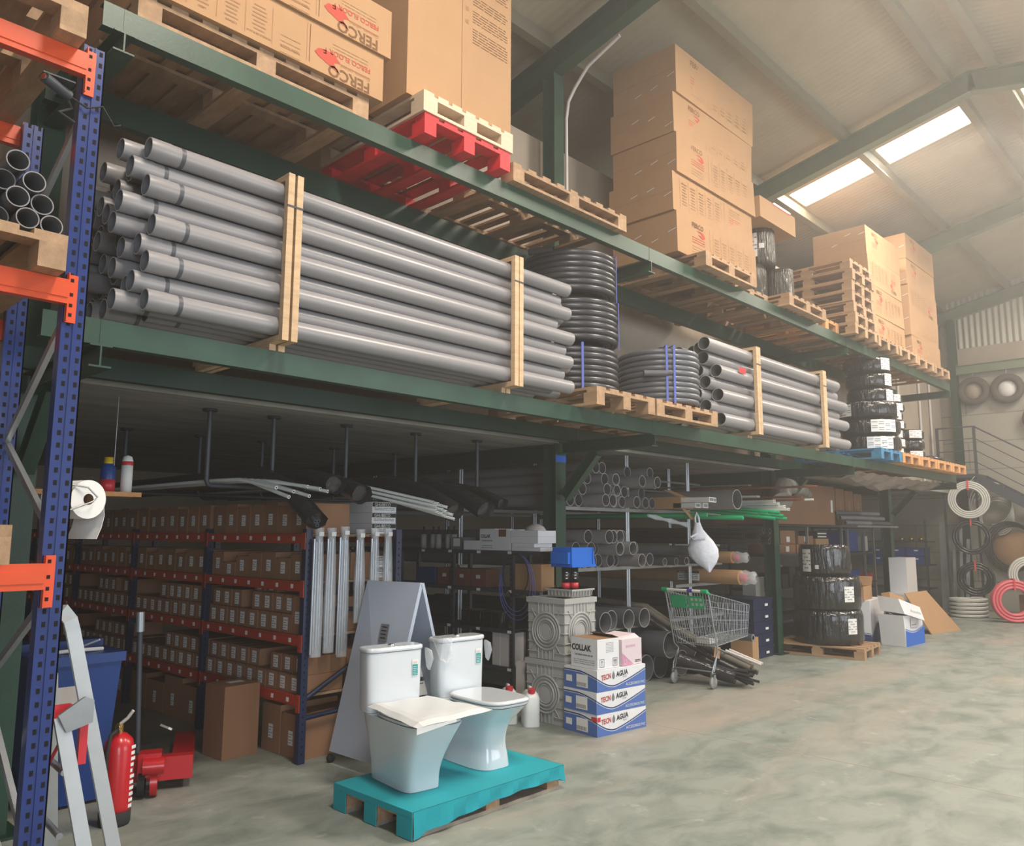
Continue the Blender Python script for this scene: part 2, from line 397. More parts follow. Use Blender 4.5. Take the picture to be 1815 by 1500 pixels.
# rafters and purlins
k = 2
for x in FX+(XE-0.02,):
    mb = MB()
    for (ya, yb) in ((RY-.03, 12.5), (RY+.03, -8.5)):
        ibeam(mb, (x, ya, RZ-.13+(.03*SL if yb > 0 else .03*SL)), (x, yb, roof_z(yb)-0.13), 0.26, 0.15, 'green_lit' if x > 6 else 'green')  # rafters beyond the first two take the green lightened for haze
    # haunch plates under the ridge
    mb.hexa([(x-0.07, RY-1.3, roof_z(RY-1.3)-0.27), (x+0.07, RY-1.3, roof_z(RY-1.3)-0.27), (x+0.07, RY, RZ-0.27), (x-0.07, RY, RZ-0.27)],
            [(x-0.07, RY-1.3, roof_z(RY-1.3)-0.255), (x+0.07, RY-1.3, roof_z(RY-1.3)-0.255), (x+0.07, RY, RZ-0.255), (x-0.07, RY, RZ-0.255)], 'green_lit')
    struct(mb, 'trim_%d' % k); k += 1
for y in (7.6, 6.35, 5.08, 3.80, 2.50, 2.0, 0.7, -0.6, -1.9, -3.2):
    z = roof_z(y)
    mb = MB().box(-6, XE, y-0.03, y+0.03, z+0.01, z+0.165, 'purlin'); mb.box(-6, XE, y-0.05, y+0.05, z+0.0, z+0.012, 'purlin')
    struct(mb, 'trim_%d' % k); k += 1
# walls
struct(MB().box(-6, XE, YB, YB+0.2, 2.62, 5.72, 'concrete'), 'wall_back')
struct(MB().box(-6, XE+0.2, 11.8, 12.0, 0, 5.6, 'concrete'), 'wall_annex')
struct(MB().box(-6, XE, 4.99, 12.0, 2.46, 2.6, 'slab'), 'ceiling_annex')
struct(MB().box(XE, XE+0.2, -9, 12, 0, 5.32, 'blocks'), 'wall_gable')
struct(MB().box(XE-0.02, XE+0.2, -9, YB, 5.32, 5.70, 'concrete'), 'trim_20')
g = MB(); g.poly([(XE+0.02, -9, 5.7), (XE+0.02, 12, 5.7), (XE+0.02, 12, roof_z(12)+0.17), (XE+0.02, RY, RZ+0.17), (XE+0.02, -9, roof_z(-9)+0.17)], 'clad')
g.poly([(XE+0.1, -9, 5.7), (XE+0.1, 12, 5.7), (XE+0.1, 12, roof_z(12)+0.17), (XE+0.1, RY, RZ+0.17), (XE+0.1, -9, roof_z(-9)+0.17)], 'clad')
struct(g, 'wall_cladding')
mb = MB(); ibeam(mb, (XE-0.13, 5.1, 5.2), (XE-0.13, -8, 5.2), 0.2, 0.1, 'green_lit'); struct(mb, 'trim_21')
mb = MB(); ibeam(mb, (XE-0.14, 4.95, 0), (XE-0.14, 4.95, roof_z(4.95)-0.27), 0.2, 0.14, 'green_dk', side=(1, 0, 0)); struct(mb, 'trim_22')
# front wall with two tall door openings and closed left wall, behind the camera
def wall_front():
    mb = MB(); zt = 4.6
    for a, b in ((-6, -5.1), (-0.5, 5.4), (12.6, XE+0.2)): mb.box(a, b, -8.2, -8.0, 0, zt, 'concrete')
    mb.box(-6, XE+0.2, -8.2, -8.0, zt, 5.2, 'concrete'); return mb
struct(wall_front(), 'wall_front')
mb = MB(); mb.box(-6.2, -6, -8, 12, 0, 4.8, 'concrete').box(-6.2, -6, -8, 12, 4.8, 7.5, 'concrete')
struct(mb, 'wall_left')
# conduit and vertical joints on the wall
struct(MB().tube([(6.04, 5.02, 2.7), (6.04, 5.02, 5.9), (6.04, 4.99, 6.08), (6.04, 4.90, 6.20), (6.03, 4.72, 6.36), (6.01, 4.3, 6.50)], 0.018, 'panel_e', 8), 'trim_23')
for i, x in enumerate((16.6, 17.9, 18.6)):
    struct(MB().rod((x, 5.27, 0.0 if i == 3 else 2.7), (x, 5.27, 4.9), 0.025, 'panel_e', 8), 'trim_%d' % (24+i))
# ================================================================== MEZZANINE STEEL
ZD1, ZD2 = 2.59, 4.18      # top of the front beams: lower and upper deck
cn = ['', 'first', 'second', 'third']
def upn(mb, x0, x1, yf, z0, z1, d, m, sgn=1, t=0.008):
    mb.box(x0, x1, min(yf, yf+sgn*t), max(yf, yf+sgn*t), z0, z1, m)
    for za, zb in ((z0, z0+t), (z1-t, z1)): mb.box(x0, x1, min(yf+sgn*t, yf+sgn*d), max(yf+sgn*t, yf+sgn*d), za, zb, m)
where = ['behind the blue rack', 'beside the grey chambers', 'behind the trolley', 'nearest the far end']
for i, x in enumerate(FX):
    t = thing('steel_column', 'dark green steel column '+where[i], 'column', (x, 5.08, 0))
    ibeam(mb := MB(), (0, 0, 0), (0, 0, roof_z(5.08)-0.27), 0.16, 0.15, 'green', side=(0, 1, 0), tf=0.012); mb.build('shaft', t)
    MB().box(-0.14, 0.14, -0.14, 0.14, 0.0, 0.015, 'green_dk').build('base_plate', t)
    if i == 1: MB().box(-0.077, 0.077, -0.083, -0.08, 2.28, 2.345, 'blueplast').build('paint_mark', t)
    for lv, (zt, nm) in enumerate(((ZD1-0.123, 'lower'), (ZD2-0.13, 'upper'))):
        b = thing('cantilever_bracket', 'green bracket arm under the %s deck beam, on the column %s' % (nm, where[i]), 'bracket', (x, 3.95, zt-0.11))
        ibeam(mb := MB(), (0, -0.04, 0.055), (0, 1.025, 0.055), 0.11, 0.1, 'green', tf=0.009); mb.build('arm', b)
        mb = MB(); ibeam(mb, (0, 1.0, -0.42), (0, 0.62, -0.012), 0.1, 0.08, 'green', side=(0, 0.7, 0.7)); 
        if lv == 0: mb.build('brace', b)
def beam(label, x0, x1, yf, z0, z1, d, sgn, m='green', name='mezzanine_beam'):
    mb = MB(); upn(mb, x0, x1, yf, z0, z1, d, m, sgn)
    for fx in FX:
        if x0 < fx < x1: mb.box(fx-0.004, fx+0.004, yf-0.002 if sgn > 0 else yf-0.0, yf+0.001 if sgn > 0 else yf+0.002, z0, z1, m)
    o = mb.build(name); tag(o, label, 'beam')
beam('green steel edge beam under the grey pipe bundles, lower deck front', 1.05, 15.05, 3.93, ZD1-0.122, ZD1, 0.06, 1)
beam('green steel edge beam under the stacked cartons, upper deck front', 1.20, 15.05, 3.93, ZD2-0.128, ZD2, 0.06, 1)
beam('dark green rear beam of the lower deck, above the concrete slab edge', 1.2, 15.05, 4.80, ZD1-0.122, ZD1, 0.06, 1, 'green_dk')
beam('dark green rear beam of the upper deck, behind the pipes', 1.2, 15.05, 4.80, ZD2-0.17, ZD2, 0.06, 1, 'green_dk')
for i, x in enumerate(FX):
    mb = MB(); ibeam(mb, (x, 5.2, 2.37), (x, 11.7, 2.37), 0.16, 0.1, 'green_dk'); struct(mb, 'trim_%d' % (30+i))
# ================================================================== PALLETS
def pallet_proto(kind, wx, wy, m, m2=None, hide=False):
    """kind A: bottom runners along Y; kind B: perimeter base, deck boards along Y. origin = centre of base"""
    t = thing('pallet', 'pallet', 'pallet')
    hx, hy = wx/2, wy/2; H_ = 0.144
    d = MB()
    nb = 5 if kind == 'A' else max(7, int(wx/0.15)); bw = 0.12 if kind == 'A' else 0.09
    for i in range(nb):
        c = -hx+bw/2+(wx-bw)*i/(nb-1); d.box(c-bw/2, c+bw/2, -hy, hy, H_-0.022, H_, m)
    for c in (-hy+0.05, 0, hy-0.05): d.box(-hx, hx, c-0.05, c+0.05, H_-0.043, H_-0.022, m)
    d.build('deck_boards', t)
    bx = 0.1 if kind == 'A' else 0.12
    bm = MB().box(-bx/2, bx/2, -0.065, 0.065, 0.021, H_-0.043, m2 or m).mesh('block')
    for cx in (-hx+bx/2, 0, hx-bx/2):
        for cy in (-hy+0.065, 0, hy-0.065):
            o = bpy.data.objects.new('block', bm); COL.objects.link(o); o.parent = t; o.location = (cx, cy, 0)
    rm = MB().box(-bx/2, bx/2, -hy, hy, 0, 0.021, m).mesh('bottom_board')
    for cx in (-hx+bx/2, 0, hx-bx/2):
        o = bpy.data.objects.new('bottom_board', rm); COL.objects.link(o); o.parent = t; o.location = (cx, 0, 0)
    if kind == 'B':
        rm = MB().box(-hx+bx, -bx/2, -0.05, 0.05, 0, 0.021, m).box(bx/2, hx-bx, -0.05, 0.05, 0, 0.021, m).mesh('bottom_board')
        for cy in (-hy+0.05, hy-0.05):
            o = bpy.data.objects.new('bottom_board', rm); COL.objects.link(o); o.parent = t; o.location = (0, cy, 0)
    return proto(t)
P_A = pallet_proto('A', 0.8, 1.2, 'wood')
P_AN = pallet_proto('A', 0.76, 1.2, 'wood_new')
P_RED = pallet_proto('A', 0.8, 1.2, 'red_wood')
P_BLUE = pallet_proto('A', 0.8, 1.2, 'blue_wood')
P_PLY = pallet_proto('B', 0.84, 1.2, 'ply')
P_B13 = pallet_proto('B', 1.42, 1.2, 'wood')
P_B10 = pallet_proto('B', 1.02, 1.2, 'wood')
P_STK = pallet_proto('A', 0.78, 1.2, 'wood')
Z1, Z2 = ZD1+0.001, ZD2+0.001; PH = 0.145
def pal(pr, x0, w, y0, z, label, group=None, rz=0): return dup(pr, (x0+w/2, y0+0.6, z), rz, label, group)
pal(P_B13, 1.36, 1.42, 3.935, Z2, 'long wooden pallet under the two largest printed cartons, upper deck left')
pal(P_RED, 3.12, 0.8, 3.79, Z2, 'bright red painted wooden pallet beneath a pale plywood pallet')
pal(P_PLY, 3.10, 0.84, 3.78, Z2+PH, 'pale plywood pallet standing on the red pallet, under two tall cartons')
pal(P_B13, 4.03, 1.42, 3.86, Z2, 'empty light wooden pallet on the upper deck, right of the red pallet')
pal(P_B10, 6.66, 1.02, 3.79, Z2, 'wooden pallet under the tallest carton stack, its left one')
pal(P_STK, 7.36+0.36, 0.78, 4.05, Z2, 'wooden pallet under the right end of the tallest carton stack')
pal(P_B10, 8.51, 1.02, 3.80, Z2, 'wooden pallet under the upright film-wrapped rolls on the upper deck')
for i in range(7):
    pal(P_STK, 10.33+random.uniform(-.02, .02), 0.78, 3.76+random.uniform(-.02, .02), Z2+i*PH, 'wooden pallet, number %s from the bottom of the seven-high stack on the upper deck' % ('one two three four five six seven'.split()[i]), 'stacked empty pallets')
pal(P_AN, 9.54, 0.76, 3.95, Z2, 'wooden pallet between the wrapped rolls and the pallet stack, upper deck')
for i, x in enumerate((11.25, 12.10)):
    pal(P_A, x, 0.8, 3.78, Z2, 'wooden pallet under the four-layer carton stack, its %s one' % ('left', 'right')[i])
for i, x in enumerate((12.98, 13.82)):
    pal(P_A, x, 0.8, 3.80, Z2, 'wooden pallet under the far carton stack of the upper deck, its %s one' % ('left', 'right')[i])
pal(P_A, 4.85, 0.8, 3.74, Z1, 'wooden pallet under the tower of three black hose coils')
pal(P_B10, 5.68, 1.02, 3.74, Z1, 'wooden pallet under the single wide grey hose coil with blue straps')
pal(P_BLUE, 10.92, 0.8, 3.72, Z1, 'blue painted pallet under the film-wrapped black coils, lower deck')
for i, x in enumerate((11.76, 12.54, 13.32, 14.10)):
    pal(P_AN, x, 0.76, 3.72, Z1, 'fresh orange-toned pallet on the lower deck, %s one right of the blue pallet' % ('first', 'second', 'third', 'last')[i])
# ================================================================== CARTONS
def carton_mesh(w_, d_, h_, m='carton', tape=True, extra=None):
    """origin = front-left-bottom corner; front faces -Y"""
    b = MB().box(0, w_, 0, d_, 0, h_, m)
    if tape:
        b.patch((-0.0, d_/2+0.03, 0.0), (0, -1, 0), (0, 0, 1), 0.06, h_, 'tape', 0.001)
        b.patch((0, d_/2-0.03, h_), (1, 0, 0), (0, 1, 0), w_, 0.06, 'tape', 0.001)
    if extra: extra(b)
    return b
def ferco_logo(b, o, xd, yd, s, full=True):
    """FERCO with its red comet. o: lower left of the word in the face frame"""
    xd = Vector(xd); yd = Vector(yd); o = Vector(o); n = xd.cross(yd)*0.002
    b.text('FERCO', 0.28*s, o, xd, yd, 'ink', sx=1.05)
    c = o+xd*(-0.30*s)+yd*(-0.16*s)
    pts = []
    for i in range(13):
        a = -0.2+i/12*PI*1.1; pts.append(c+xd*(0.10*s+0.26*s*math.cos(a))+yd*(-0.05*s+0.11*s*math.sin(a))+n)
    pts += [c+xd*(-0.52*s)+yd*(-0.22*s)+n, c+xd*(0.1*s)+yd*(-0.17*s)+n]
    b.poly(pts, 'ink_r')
    if full:
        b.text('Garantía calidad', 0.10*s, o+yd*(-0.24*s), xd, yd, 'ink')
        b.text('FERCO FLOOR', 0.13*s, o+yd*(-0.46*s), xd, yd, 'ink_r')
        b.patch(o+yd*(-0.50*s)+xd*(1.02*s), xd, yd, 0.16*s, 0.16*s, 'ink_r', 0.002)
def lines(b, o, xd, yd, w_, rows, dy, m='ink_l', t=0.3, seed=1):
    r = random.Random(seed); o = Vector(o); xd = Vector(xd); yd = Vector(yd)
    for i in range(rows):
        x = 0.0
        while x < w_*0.96:
            L_ = min(r.uniform(0.08, 0.3)*w_, w_-x); b.patch(o+xd*x-yd*(dy*i), xd, yd, L_, dy*t, m, 0.0018); x += L_+w_*0.03
        if r.random() < 0.25: pass
def table(b, o, xd, yd, w_, h_, cols, rows, m='ink_l', head=None, seed=3):
    """printed size table: column rules and short figures. o = top left corner"""
    r = random.Random(seed); o = Vector(o); xd = Vector(xd); yd = Vector(yd); cw = w_/cols
    for i in range(cols+1): b.patch(o+xd*(cw*i)-yd*h_, xd, yd, 0.0035, h_, 'ink_l', 0.0016)
    for j in range(rows):
        for i in range(cols):
            L_ = cw*r.uniform(0.35, 0.6); b.patch(o+xd*(cw*(i+0.5)-L_/2)-yd*(h_*(0.22+0.76*j/rows)), xd, yd, L_, h_*0.035, m, 0.0018)
    if head:
        for i, tx in enumerate(head): b.text(tx, min(h_*0.075, cw*0.16), o+xd*(cw*(i+0.5))-yd*(h_*0.1), xd, yd, 'ink', align='CENTER')
def put(b, name, loc, label, cat, group=None, rz=0, parts=()):
    o = b.build(name, None, loc); o.rotation_euler = (0, 0, rz); return tag(o, label, cat, group)
# the two long printed cartons, printed upside down
def big_print(b, w_, h_):
    X_, Z_ = (-1, 0, 0), (0, 0, -1)      # upside-down frame on the front face (-Y)
    ferco_logo(b, (w_-0.07, 0, 0.05), X_, Z_, 0.42) if False else None
    s = 0.42
    # frame rotated 180 deg: x runs left, y runs down
    o = Vector((w_-0.10, -0.0, 0.075))
    b.text('FERCO', 0.10, o, X_, Z_, 'ink', lift=0.002, bold=.02)
    n = Vector((0, -0.002, 0)); c = Vector((w_-0.43, 0, 0.115))
    P = [(-0.075, 0.0), (-0.05, 0.03), (0, 0.042), (0.06, 0.035), (0.105, 0.0), (0.06, -0.02), (0.075, -0.045), (0.11, -0.075), (0.02, -0.045), (-0.05, -0.02)]
    b.poly([c+Vector((x, 0, z))+n for x, z in reversed(P)], 'ink_r')
    b.text('Garantía calidad', 0.034, o+Vector((0, 0, 0.038)), X_, Z_, 'ink_l')
    b.text('FERCO FLOOR', 0.046, o+Vector((0, 0, 0.10)), X_, Z_, 'ink_r', bold=.012); b.patch((w_-0.10, 0, 0.071+0.04), X_, Z_, 0.33, 0.004, 'ink_r')
    b.text('F', 0.06, (w_-0.42, 0, 0.17), X_, Z_, 'ink_r')
    lines(b, (w_-0.12, 0, 0.215), X_, Z_, 0.26, 3, -0.022, 'ink_l', 0.16, 5)
    b.patch((w_-0.535, 0, 0.27), X_, Z_, 0.005, 0.24, 'ink'); b.patch((w_-0.555, 0, 0.27), X_, Z_, 0.003, 0.24, 'ink_l')
    b.text('TERRA FLOOR', 0.02, (w_-0.60, 0, 0.055), X_, Z_, 'ink'); lines(b, (w_-0.60, 0, 0.11), X_, Z_, 0.13, 4, -0.035, 'ink_l', 0.14, 8)
    table(b, (w_-0.78, 0, 0.028), X_, Z_, 0.66, 0.22, 4, 7, 'ink_l', ['MODELO DE PLACA', 'CÓDIGO', 'LADO', 'MÁS'])
for i, (x0, x1, y0, z0, hh) in enumerate(((1.385, 2.86, 3.90, 4.326, 0.30), (1.36, 2.90, 3.88, 4.628, 0.33), (1.36, 2.88, 3.96, 4.96, 0.33))):
    if i == 2: continue
    b = carton_mesh(x1-x0, 1.1, hh, 'carton', True, lambda b, w_=x1-x0, h_=hh: big_print(b, w_, h_))
    put(b, 'printed_carton', (x0, y0, z0), ('long printed carton lying on the wooden pallet at upper left, lower one', 'long printed carton lying on the other one at upper left')[i], 'carton')
put(carton_mesh(0.5, 0.8, 0.7), 'plain_carton', (0.62, 4.4, 4.5), 'plain carton half hidden behind the upper left end of the steel beam', 'carton')
tag(MB().box(0.62, 1.15, 4.35, 5.2, 4.182, 4.498, 'wood').build('wooden_crate'), 'dark wooden crate at the extreme upper left of the deck', 'crate')
# two tall cartons on the plywood pallet
def tall_print(b, k):
    w_ = 0.49
    if k == 0:
        lines(b, (0.03, 0, 1.02), (1, 0, 0), (0, 0, 1), 0.38, 3, 0.022, 'ink', 0.25, 3)
        for a in range(10): b.patch((0.18+0.09*math.cos(a*PI/5), 0, 1.16+0.05*math.sin(a*PI/5)), (1, 0, 0), (0, 0, 1), 0.03, 0.004, 'ink')
        b.patch((0.05, 0, 1.18), (1, 0, 0), (0, 0, 1), 0.04, 0.05, 'ink_l')
    else:
        for q, (z, n_) in enumerate(((1.15, 4), (1.0, 4), (0.88, 5), (0.74, 6))): lines(b, (0.10, 0, z), (1, 0, 0), (0, 0, 1), 0.36, n_, 0.021, 'ink', 0.28, 10+q)
        for z in (1.1, 0.98, 0.86, 0.76): b.patch((0.03, 0, z), (1, 0, 0), (0, 0, 1), 0.03, 0.03, 'ink_l')
zt = Z2+2*PH+0.001
put(carton_mesh(0.485, 0.42, 1.9, 'carton', False, lambda b: tall_print(b, 0)), 'tall_carton', (3.05, 3.90, zt), 'tall upright carton on the plywood pallet, left one, with a printed oval', 'carton')
put(carton_mesh(0.50, 0.42, 1.9, 'carton', False, lambda b: tall_print(b, 1)), 'tall_carton', (3.54, 3.90, zt), 'tall upright carton on the plywood pallet, right one, with long text', 'carton')
b = carton_mesh(0.9, 0.6, 1.9, 'carton', False); lines(b, (0, 0.55, 1.15), (0, -1, 0), (0, 0, 1), 0.5, 9, 0.05, 'ink_l', 0.12, 6)
put(b, 'tall_carton', (2.99, 4.35, zt), 'tall upright carton behind the other two on the plywood pallet', 'carton')
# stacks of wide cartons
def wide_print(b, w_, h_, flip=False, plain=False):
    if plain: return
    X_, Y_ = ((1, 0, 0), (0, 0, 1)) if not flip else ((-1, 0, 0), (0, 0, -1))
    def P(x, z): return (x, 0, z) if not flip else (w_-x, 0, h_-z)
    b.text('FERCO', h_*0.17, P(w_*0.17, h_*0.78), X_, Y_, 'ink', bold=.02)
    o = Vector(P(w_*0.19+h_*0.30, h_*0.66)); xd = Vector(X_); yd = Vector(Y_); n = Vector((0, -0.002, 0)); s = h_
    pts = [(-0.18, 0.06), (0.0, 0.085), (0.16, 0.05), (0.22, -0.04), (0.12, -0.10), (-0.12, -0.02), (0.08, -0.01), (0.05, 0.035)]
    b.poly([o+xd*(x*s)+yd*(z*s)+n for x, z in reversed(pts)], 'ink_r')
    lines(b, P(w_*0.17, h_*0.52), X_, Y_, w_*0.15, 3, h_*0.06, 'ink_r', 0.3, 3)
    lines(b, P(w_*0.17, h_*0.3), X_, Y_, w_*0.14, 3, h_*0.07, 'ink_l', 0.2, 9)
    b.patch(P(w_*0.38, h_*0.06), X_, Y_, 0.004, h_*0.88, 'ink_l')
    table(b, P(w_*0.42, h_*0.9), X_, Y_, w_*0.5, h_*0.8, 5, 8, 'ink_l', None, 5)
def seam(b, w_, d_, h_): b.patch((0, d_, h_*0.5), (0, -1, 0), (0, 0, 1), d_, 0.006, 'ink_l', 0.001)
words = ['bottom', 'second', 'third', 'fourth', 'top']
def stack(x, y, zs, w_, d_, where_, jit, flips, tilt=0.012, clear=False):
    n_ = len(zs)-1
    for i in range(n_):
        h_ = zs[i+1]-zs[i]-0.003; jx, jy = jit[i]
        b = MB(); r = random.Random(i*7+int(x*10))
        sag = r.uniform(-.02, .02)
        b.hexa([(0, 0, 0), (w_, sag*0.5, 0), (w_, d_, 0), (0, d_, 0)], [(r.uniform(-.005, .005), r.uniform(-.006, .006), h_), (w_+r.uniform(-.005, .005), r.uniform(-.012, .012), h_), (w_, d_, h_), (0, d_, h_)], 'carton')
        seam(b, w_, d_, h_); wide_print(b, w_, h_, flips[i])
        o = put(b, 'wide_carton', (x+jx, y+jy, zs[i]), '%s carton of the %s' % (words[i] if i < n_-1 else 'top', where_), 'carton', None)
        # glints of clear stretch film, painted as whitish strips on the nearest upright edge
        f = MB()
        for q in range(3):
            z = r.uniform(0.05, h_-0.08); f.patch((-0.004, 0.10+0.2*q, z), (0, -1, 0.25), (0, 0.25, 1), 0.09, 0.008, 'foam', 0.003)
        f.build('film_glint', o)
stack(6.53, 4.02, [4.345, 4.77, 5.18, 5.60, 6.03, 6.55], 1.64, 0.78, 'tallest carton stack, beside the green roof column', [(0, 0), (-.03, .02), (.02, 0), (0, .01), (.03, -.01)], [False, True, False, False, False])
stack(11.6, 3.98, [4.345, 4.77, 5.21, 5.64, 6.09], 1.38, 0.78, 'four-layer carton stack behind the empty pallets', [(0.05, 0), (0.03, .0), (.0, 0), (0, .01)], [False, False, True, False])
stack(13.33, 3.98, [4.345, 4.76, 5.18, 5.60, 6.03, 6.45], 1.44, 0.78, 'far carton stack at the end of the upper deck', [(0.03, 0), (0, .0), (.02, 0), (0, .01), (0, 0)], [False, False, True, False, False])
# ================================================================== PIPE BUNDLES ON THE LOWER DECK
OR = ['first', 'second', 'third', 'fourth', 'fifth', 'sixth', 'seventh', 'eighth', 'ninth', 'tenth', 'eleventh', 'twelfth']
def ord_top(i): return OR[i]
def bundle(x0, x1, y0, z0, D, rows, cols, name, lab_front, lab_rest, grp, frames, frame_lab, bell=True, ends=None, seed=1, mm='pvc', depth_jit=0.12):
    r = random.Random(seed); R_ = D/2*0.985; L_ = x1-x0
    b = MB(); seg = 26
    # socket end on the left, spigot on the right; hollow
    xs = [(0, R_), (0.10, R_), (0.112, R_*0.955), (L_, R_*0.955)] if bell else [(0, R_*0.97), (L_, R_*0.97)]
    rings = [[(x, rr*math.cos(2*PI*j/seg), rr*math.sin(2*PI*j/seg)) for j in range(seg)] for x, rr in xs]
    b.loft(rings, mm, False, False)
    ri = R_*0.90
    inn = [[(x, ri*math.cos(2*PI*j/seg), ri*math.sin(2*PI*j/seg)) for j in range(seg)] for x in (L_, 0)]
    b.loft(inn, 'pvc_in', False, False)
    b.loft([inn[1], rings[0]], 'pvc_rim', False, False, False); b.loft([rings[-1], inn[0]], 'pvc_rim', False, False, False)
    if bell: b.tube([(0.15+0.0, 0, 0), (0.172, 0, 0)], R_*0.958, 'pvc_dk', seg, False, False)
    me = b.mesh(name); n = 0; dz = D*0.866
    for i in range(rows):
        odd = i % 2; c = cols-1 if odd else cols
        for j in range(c):
            y = y0+D/2+j*D+(D/2 if odd else 0); z = z0+D/2+i*dz
            dx = (ends or {}).get((i, j), r.uniform(-depth_jit, depth_jit)+0.015*j*r.random())
            if j > 0: dx -= 0.0
            o = bpy.data.objects.new(name, me); COL.objects.link(o); o.location = (x0+dx, y, z)
            o.rotation_euler = (r.uniform(0, 6.28), 0, 0)
            front = (j == 0)
            tag(o, (lab_front % ord_top(rows-1-i)) if front else (lab_rest % (OR[i], OR[j])), 'pipe', grp[0] if front else grp[1])
    return me
DB = 0.111
ez = {(8, 0): 0.0, (7, 0): -0.06, (6, 0): 0.0, (5, 0): -0.10, (4, 0): 0.04, (3, 0): 0.0, (2, 0): 0.02, (1, 0): -0.02, (0, 0): 0.03}
bundle(1.44, 4.67, 3.835, 2.662, DB, 9, 9, 'grey_pipe',
       'long grey PVC pipe in the front of the big bundle, %s from the top', 'grey pipe inside the big bundle, %s row up, %s from the front',
       ('pipes in the front face of the big bundle', 'inner pipes of the big bundle'), None, None, ends=ez, seed=4)
def timber_frame(x, y0, y1, z0, z1, gap, label, s=0.042, foot=True, double=True):
    t = thing('timber_frame', label, 'frame', (x, y0, 0))
    def post(dx): return MB().box(dx, dx+s, -0.040, -0.002, z0-0.036, z1+0.035, 'pine').build('upright', t)
    offs = [0.0, s+gap] if double else [0.0]
    for dx in offs: post(dx)
    for dx in offs:
        MB().box(dx, dx+s, 0.0, y1-y0, z0-0.036, z0-0.002, 'pine').build('bottom_rail', t)
        MB().box(dx, dx+s, -0.002, y1-y0, z1+0.002, z1+0.034, 'pine').build('top_rail', t)
        MB().box(dx, dx+s, y1-y0, y1-y0+0.038, z0-0.036, z1+0.035, 'pine').build('upright', t)
    if foot:
        f = MB(); 
        for dx in offs: f.box(dx, dx+s, 0.09, y1-y0, ZD1+0.001, z0-0.037, 'pine')
        f.build('foot', t)
    # steel strap round the uprights
    MB().box(-0.003, offs[-1]+s+0.003, -0.043, -0.040, z1-0.16, z1-0.15, 'darksteel').build('strap', t)
    return t
zb, ztop = 2.662, 2.662+DB+8*DB*0.866
timber_frame(2.165, 3.835, 3.835+9*DB, zb, ztop, 0.016, 'double pine frame clamping the big grey pipe bundle, left one', .039)
timber_frame(3.985, 3.835, 3.835+9*DB, zb, ztop, 0.01, 'double pine frame clamping the big grey pipe bundle, right one', .039)
D2 = 0.140
ez2 = {(0, 0): 0.15, (1, 0): 0.0, (2, 0): 0.12, (3, 0): 0.0, (4, 0): 0.10, (5, 0): -0.03, (6, 0): -0.12}
bundle(6.98, 10.2, 3.885, 2.665, D2, 7, 5, 'grey_pipe',
       'thick grey pipe in the front of the shorter bundle, %s from the top', 'thick grey pipe inside the shorter bundle, %s row up, %s from the front',
       ('pipes in the front face of the shorter bundle', 'inner pipes of the shorter bundle'), None, None, bell=False, ends=ez2, seed=9)
tag(MB().patch((7.42, 3.884, 3.24), (1, 0, 0), (0, 0, 1), 0.14, 0.06, 'redplast', 0.004).build('red_sticker'), 'red sticker on a thick grey pipe of the shorter bundle', 'sticker')
zt2 = 2.665+D2+6*D2*0.866
timber_frame(7.74, 3.885, 3.885+5*D2, 2.665, zt2, 0.004, 'pine frame round the shorter pipe bundle, left one', 0.045)
timber_frame(9.45, 3.885, 3.885+5*D2, 2.665, zt2, 0.004, 'pine frame round the shorter pipe bundle, right one', 0.045)
# ================================================================== HOSE COILS
def coil(c, R_, r, turns, m, label, name='hose_coil', layers=2, straps=(), strapm='bluewire', end=None, cat='hose coil', seg=44, group=None, wob=0.006, seed=0):
    t = thing(name, label, cat, c, 0, group); rr = random.Random(seed); b = MB()
    for l in range(layers):
        pts = []; Rl = R_-r-l*2*r*0.98
        n = turns*seg
        for i in range(n+1):
            a = 2*PI*i/seg; k_ = i/seg; z = r+min(max(k_, 0), turns)*(2*r*1.0)*(turns-1)/turns
            w_ = wob*math.sin(a*1.0+math.floor(k_)*2.1)
            pts.append(((Rl+w_)*math.cos(a), (Rl+w_)*math.sin(a), z))
        b.tube(pts, r*0.97, m, 8)
    b.build('hose', t)
    hh = turns*2*r
    for a in straps:
        s = MB(); ca, sa = math.cos(a), math.sin(a); ro, ri = R_+0.006, R_-layers*2*r-0.01
        for (u0, u1, z0, z1) in ((ro-0.004, ro, -0.0, hh+0.004), (ri, ri+0.004, 0, hh+0.004), (ri, ro, hh, hh+0.004)):
            P = []
            for z in (z0, z1):
                for (u, v) in ((u0, -0.01), (u1, -0.01), (u1, 0.01), (u0, 0.01)): P.append((u*ca-v*sa, u*sa+v*ca, z))
            s.hexa(P[:4], P[4:], strapm)
        s.build('strap', t)
    if end:
        a, z = end; ca, sa = math.cos(a), math.sin(a); q = Vector((R_*ca, R_*sa, z))
        tn = Vector((sa, -ca, 0)); MB().pipe(q, q+tn*0.22, r, r*0.7, m, 'hole', m, 10).build('free_end', t)
    return t
za = Z1+PH
zc = za
va = math.atan2(-4.3, -5.2)
for i, tn in enumerate((7, 7, 7)):
    coil((5.25+(0, .012, -.01)[i], 4.34, zc), 0.42, 0.0295, tn, 'hose', '%s coil of the three-high tower of black hose, beside the big pipe bundle' % ('bottom', 'middle', 'top')[i], straps=((va+0.25,) if i == 0 else (va+1.35,)), end=((va-0.3, 0.385) if i == 2 else None), seed=i)
    zc += 7*0.059+0.002
coil((6.36, 4.17, za), 0.39, 0.028, 10, 'hose_g', 'single wide coil of grey hose with two blue straps on a wooden pallet', straps=(va+0.28, va+0.1), end=(va+0.12, 0.30), layers=3)
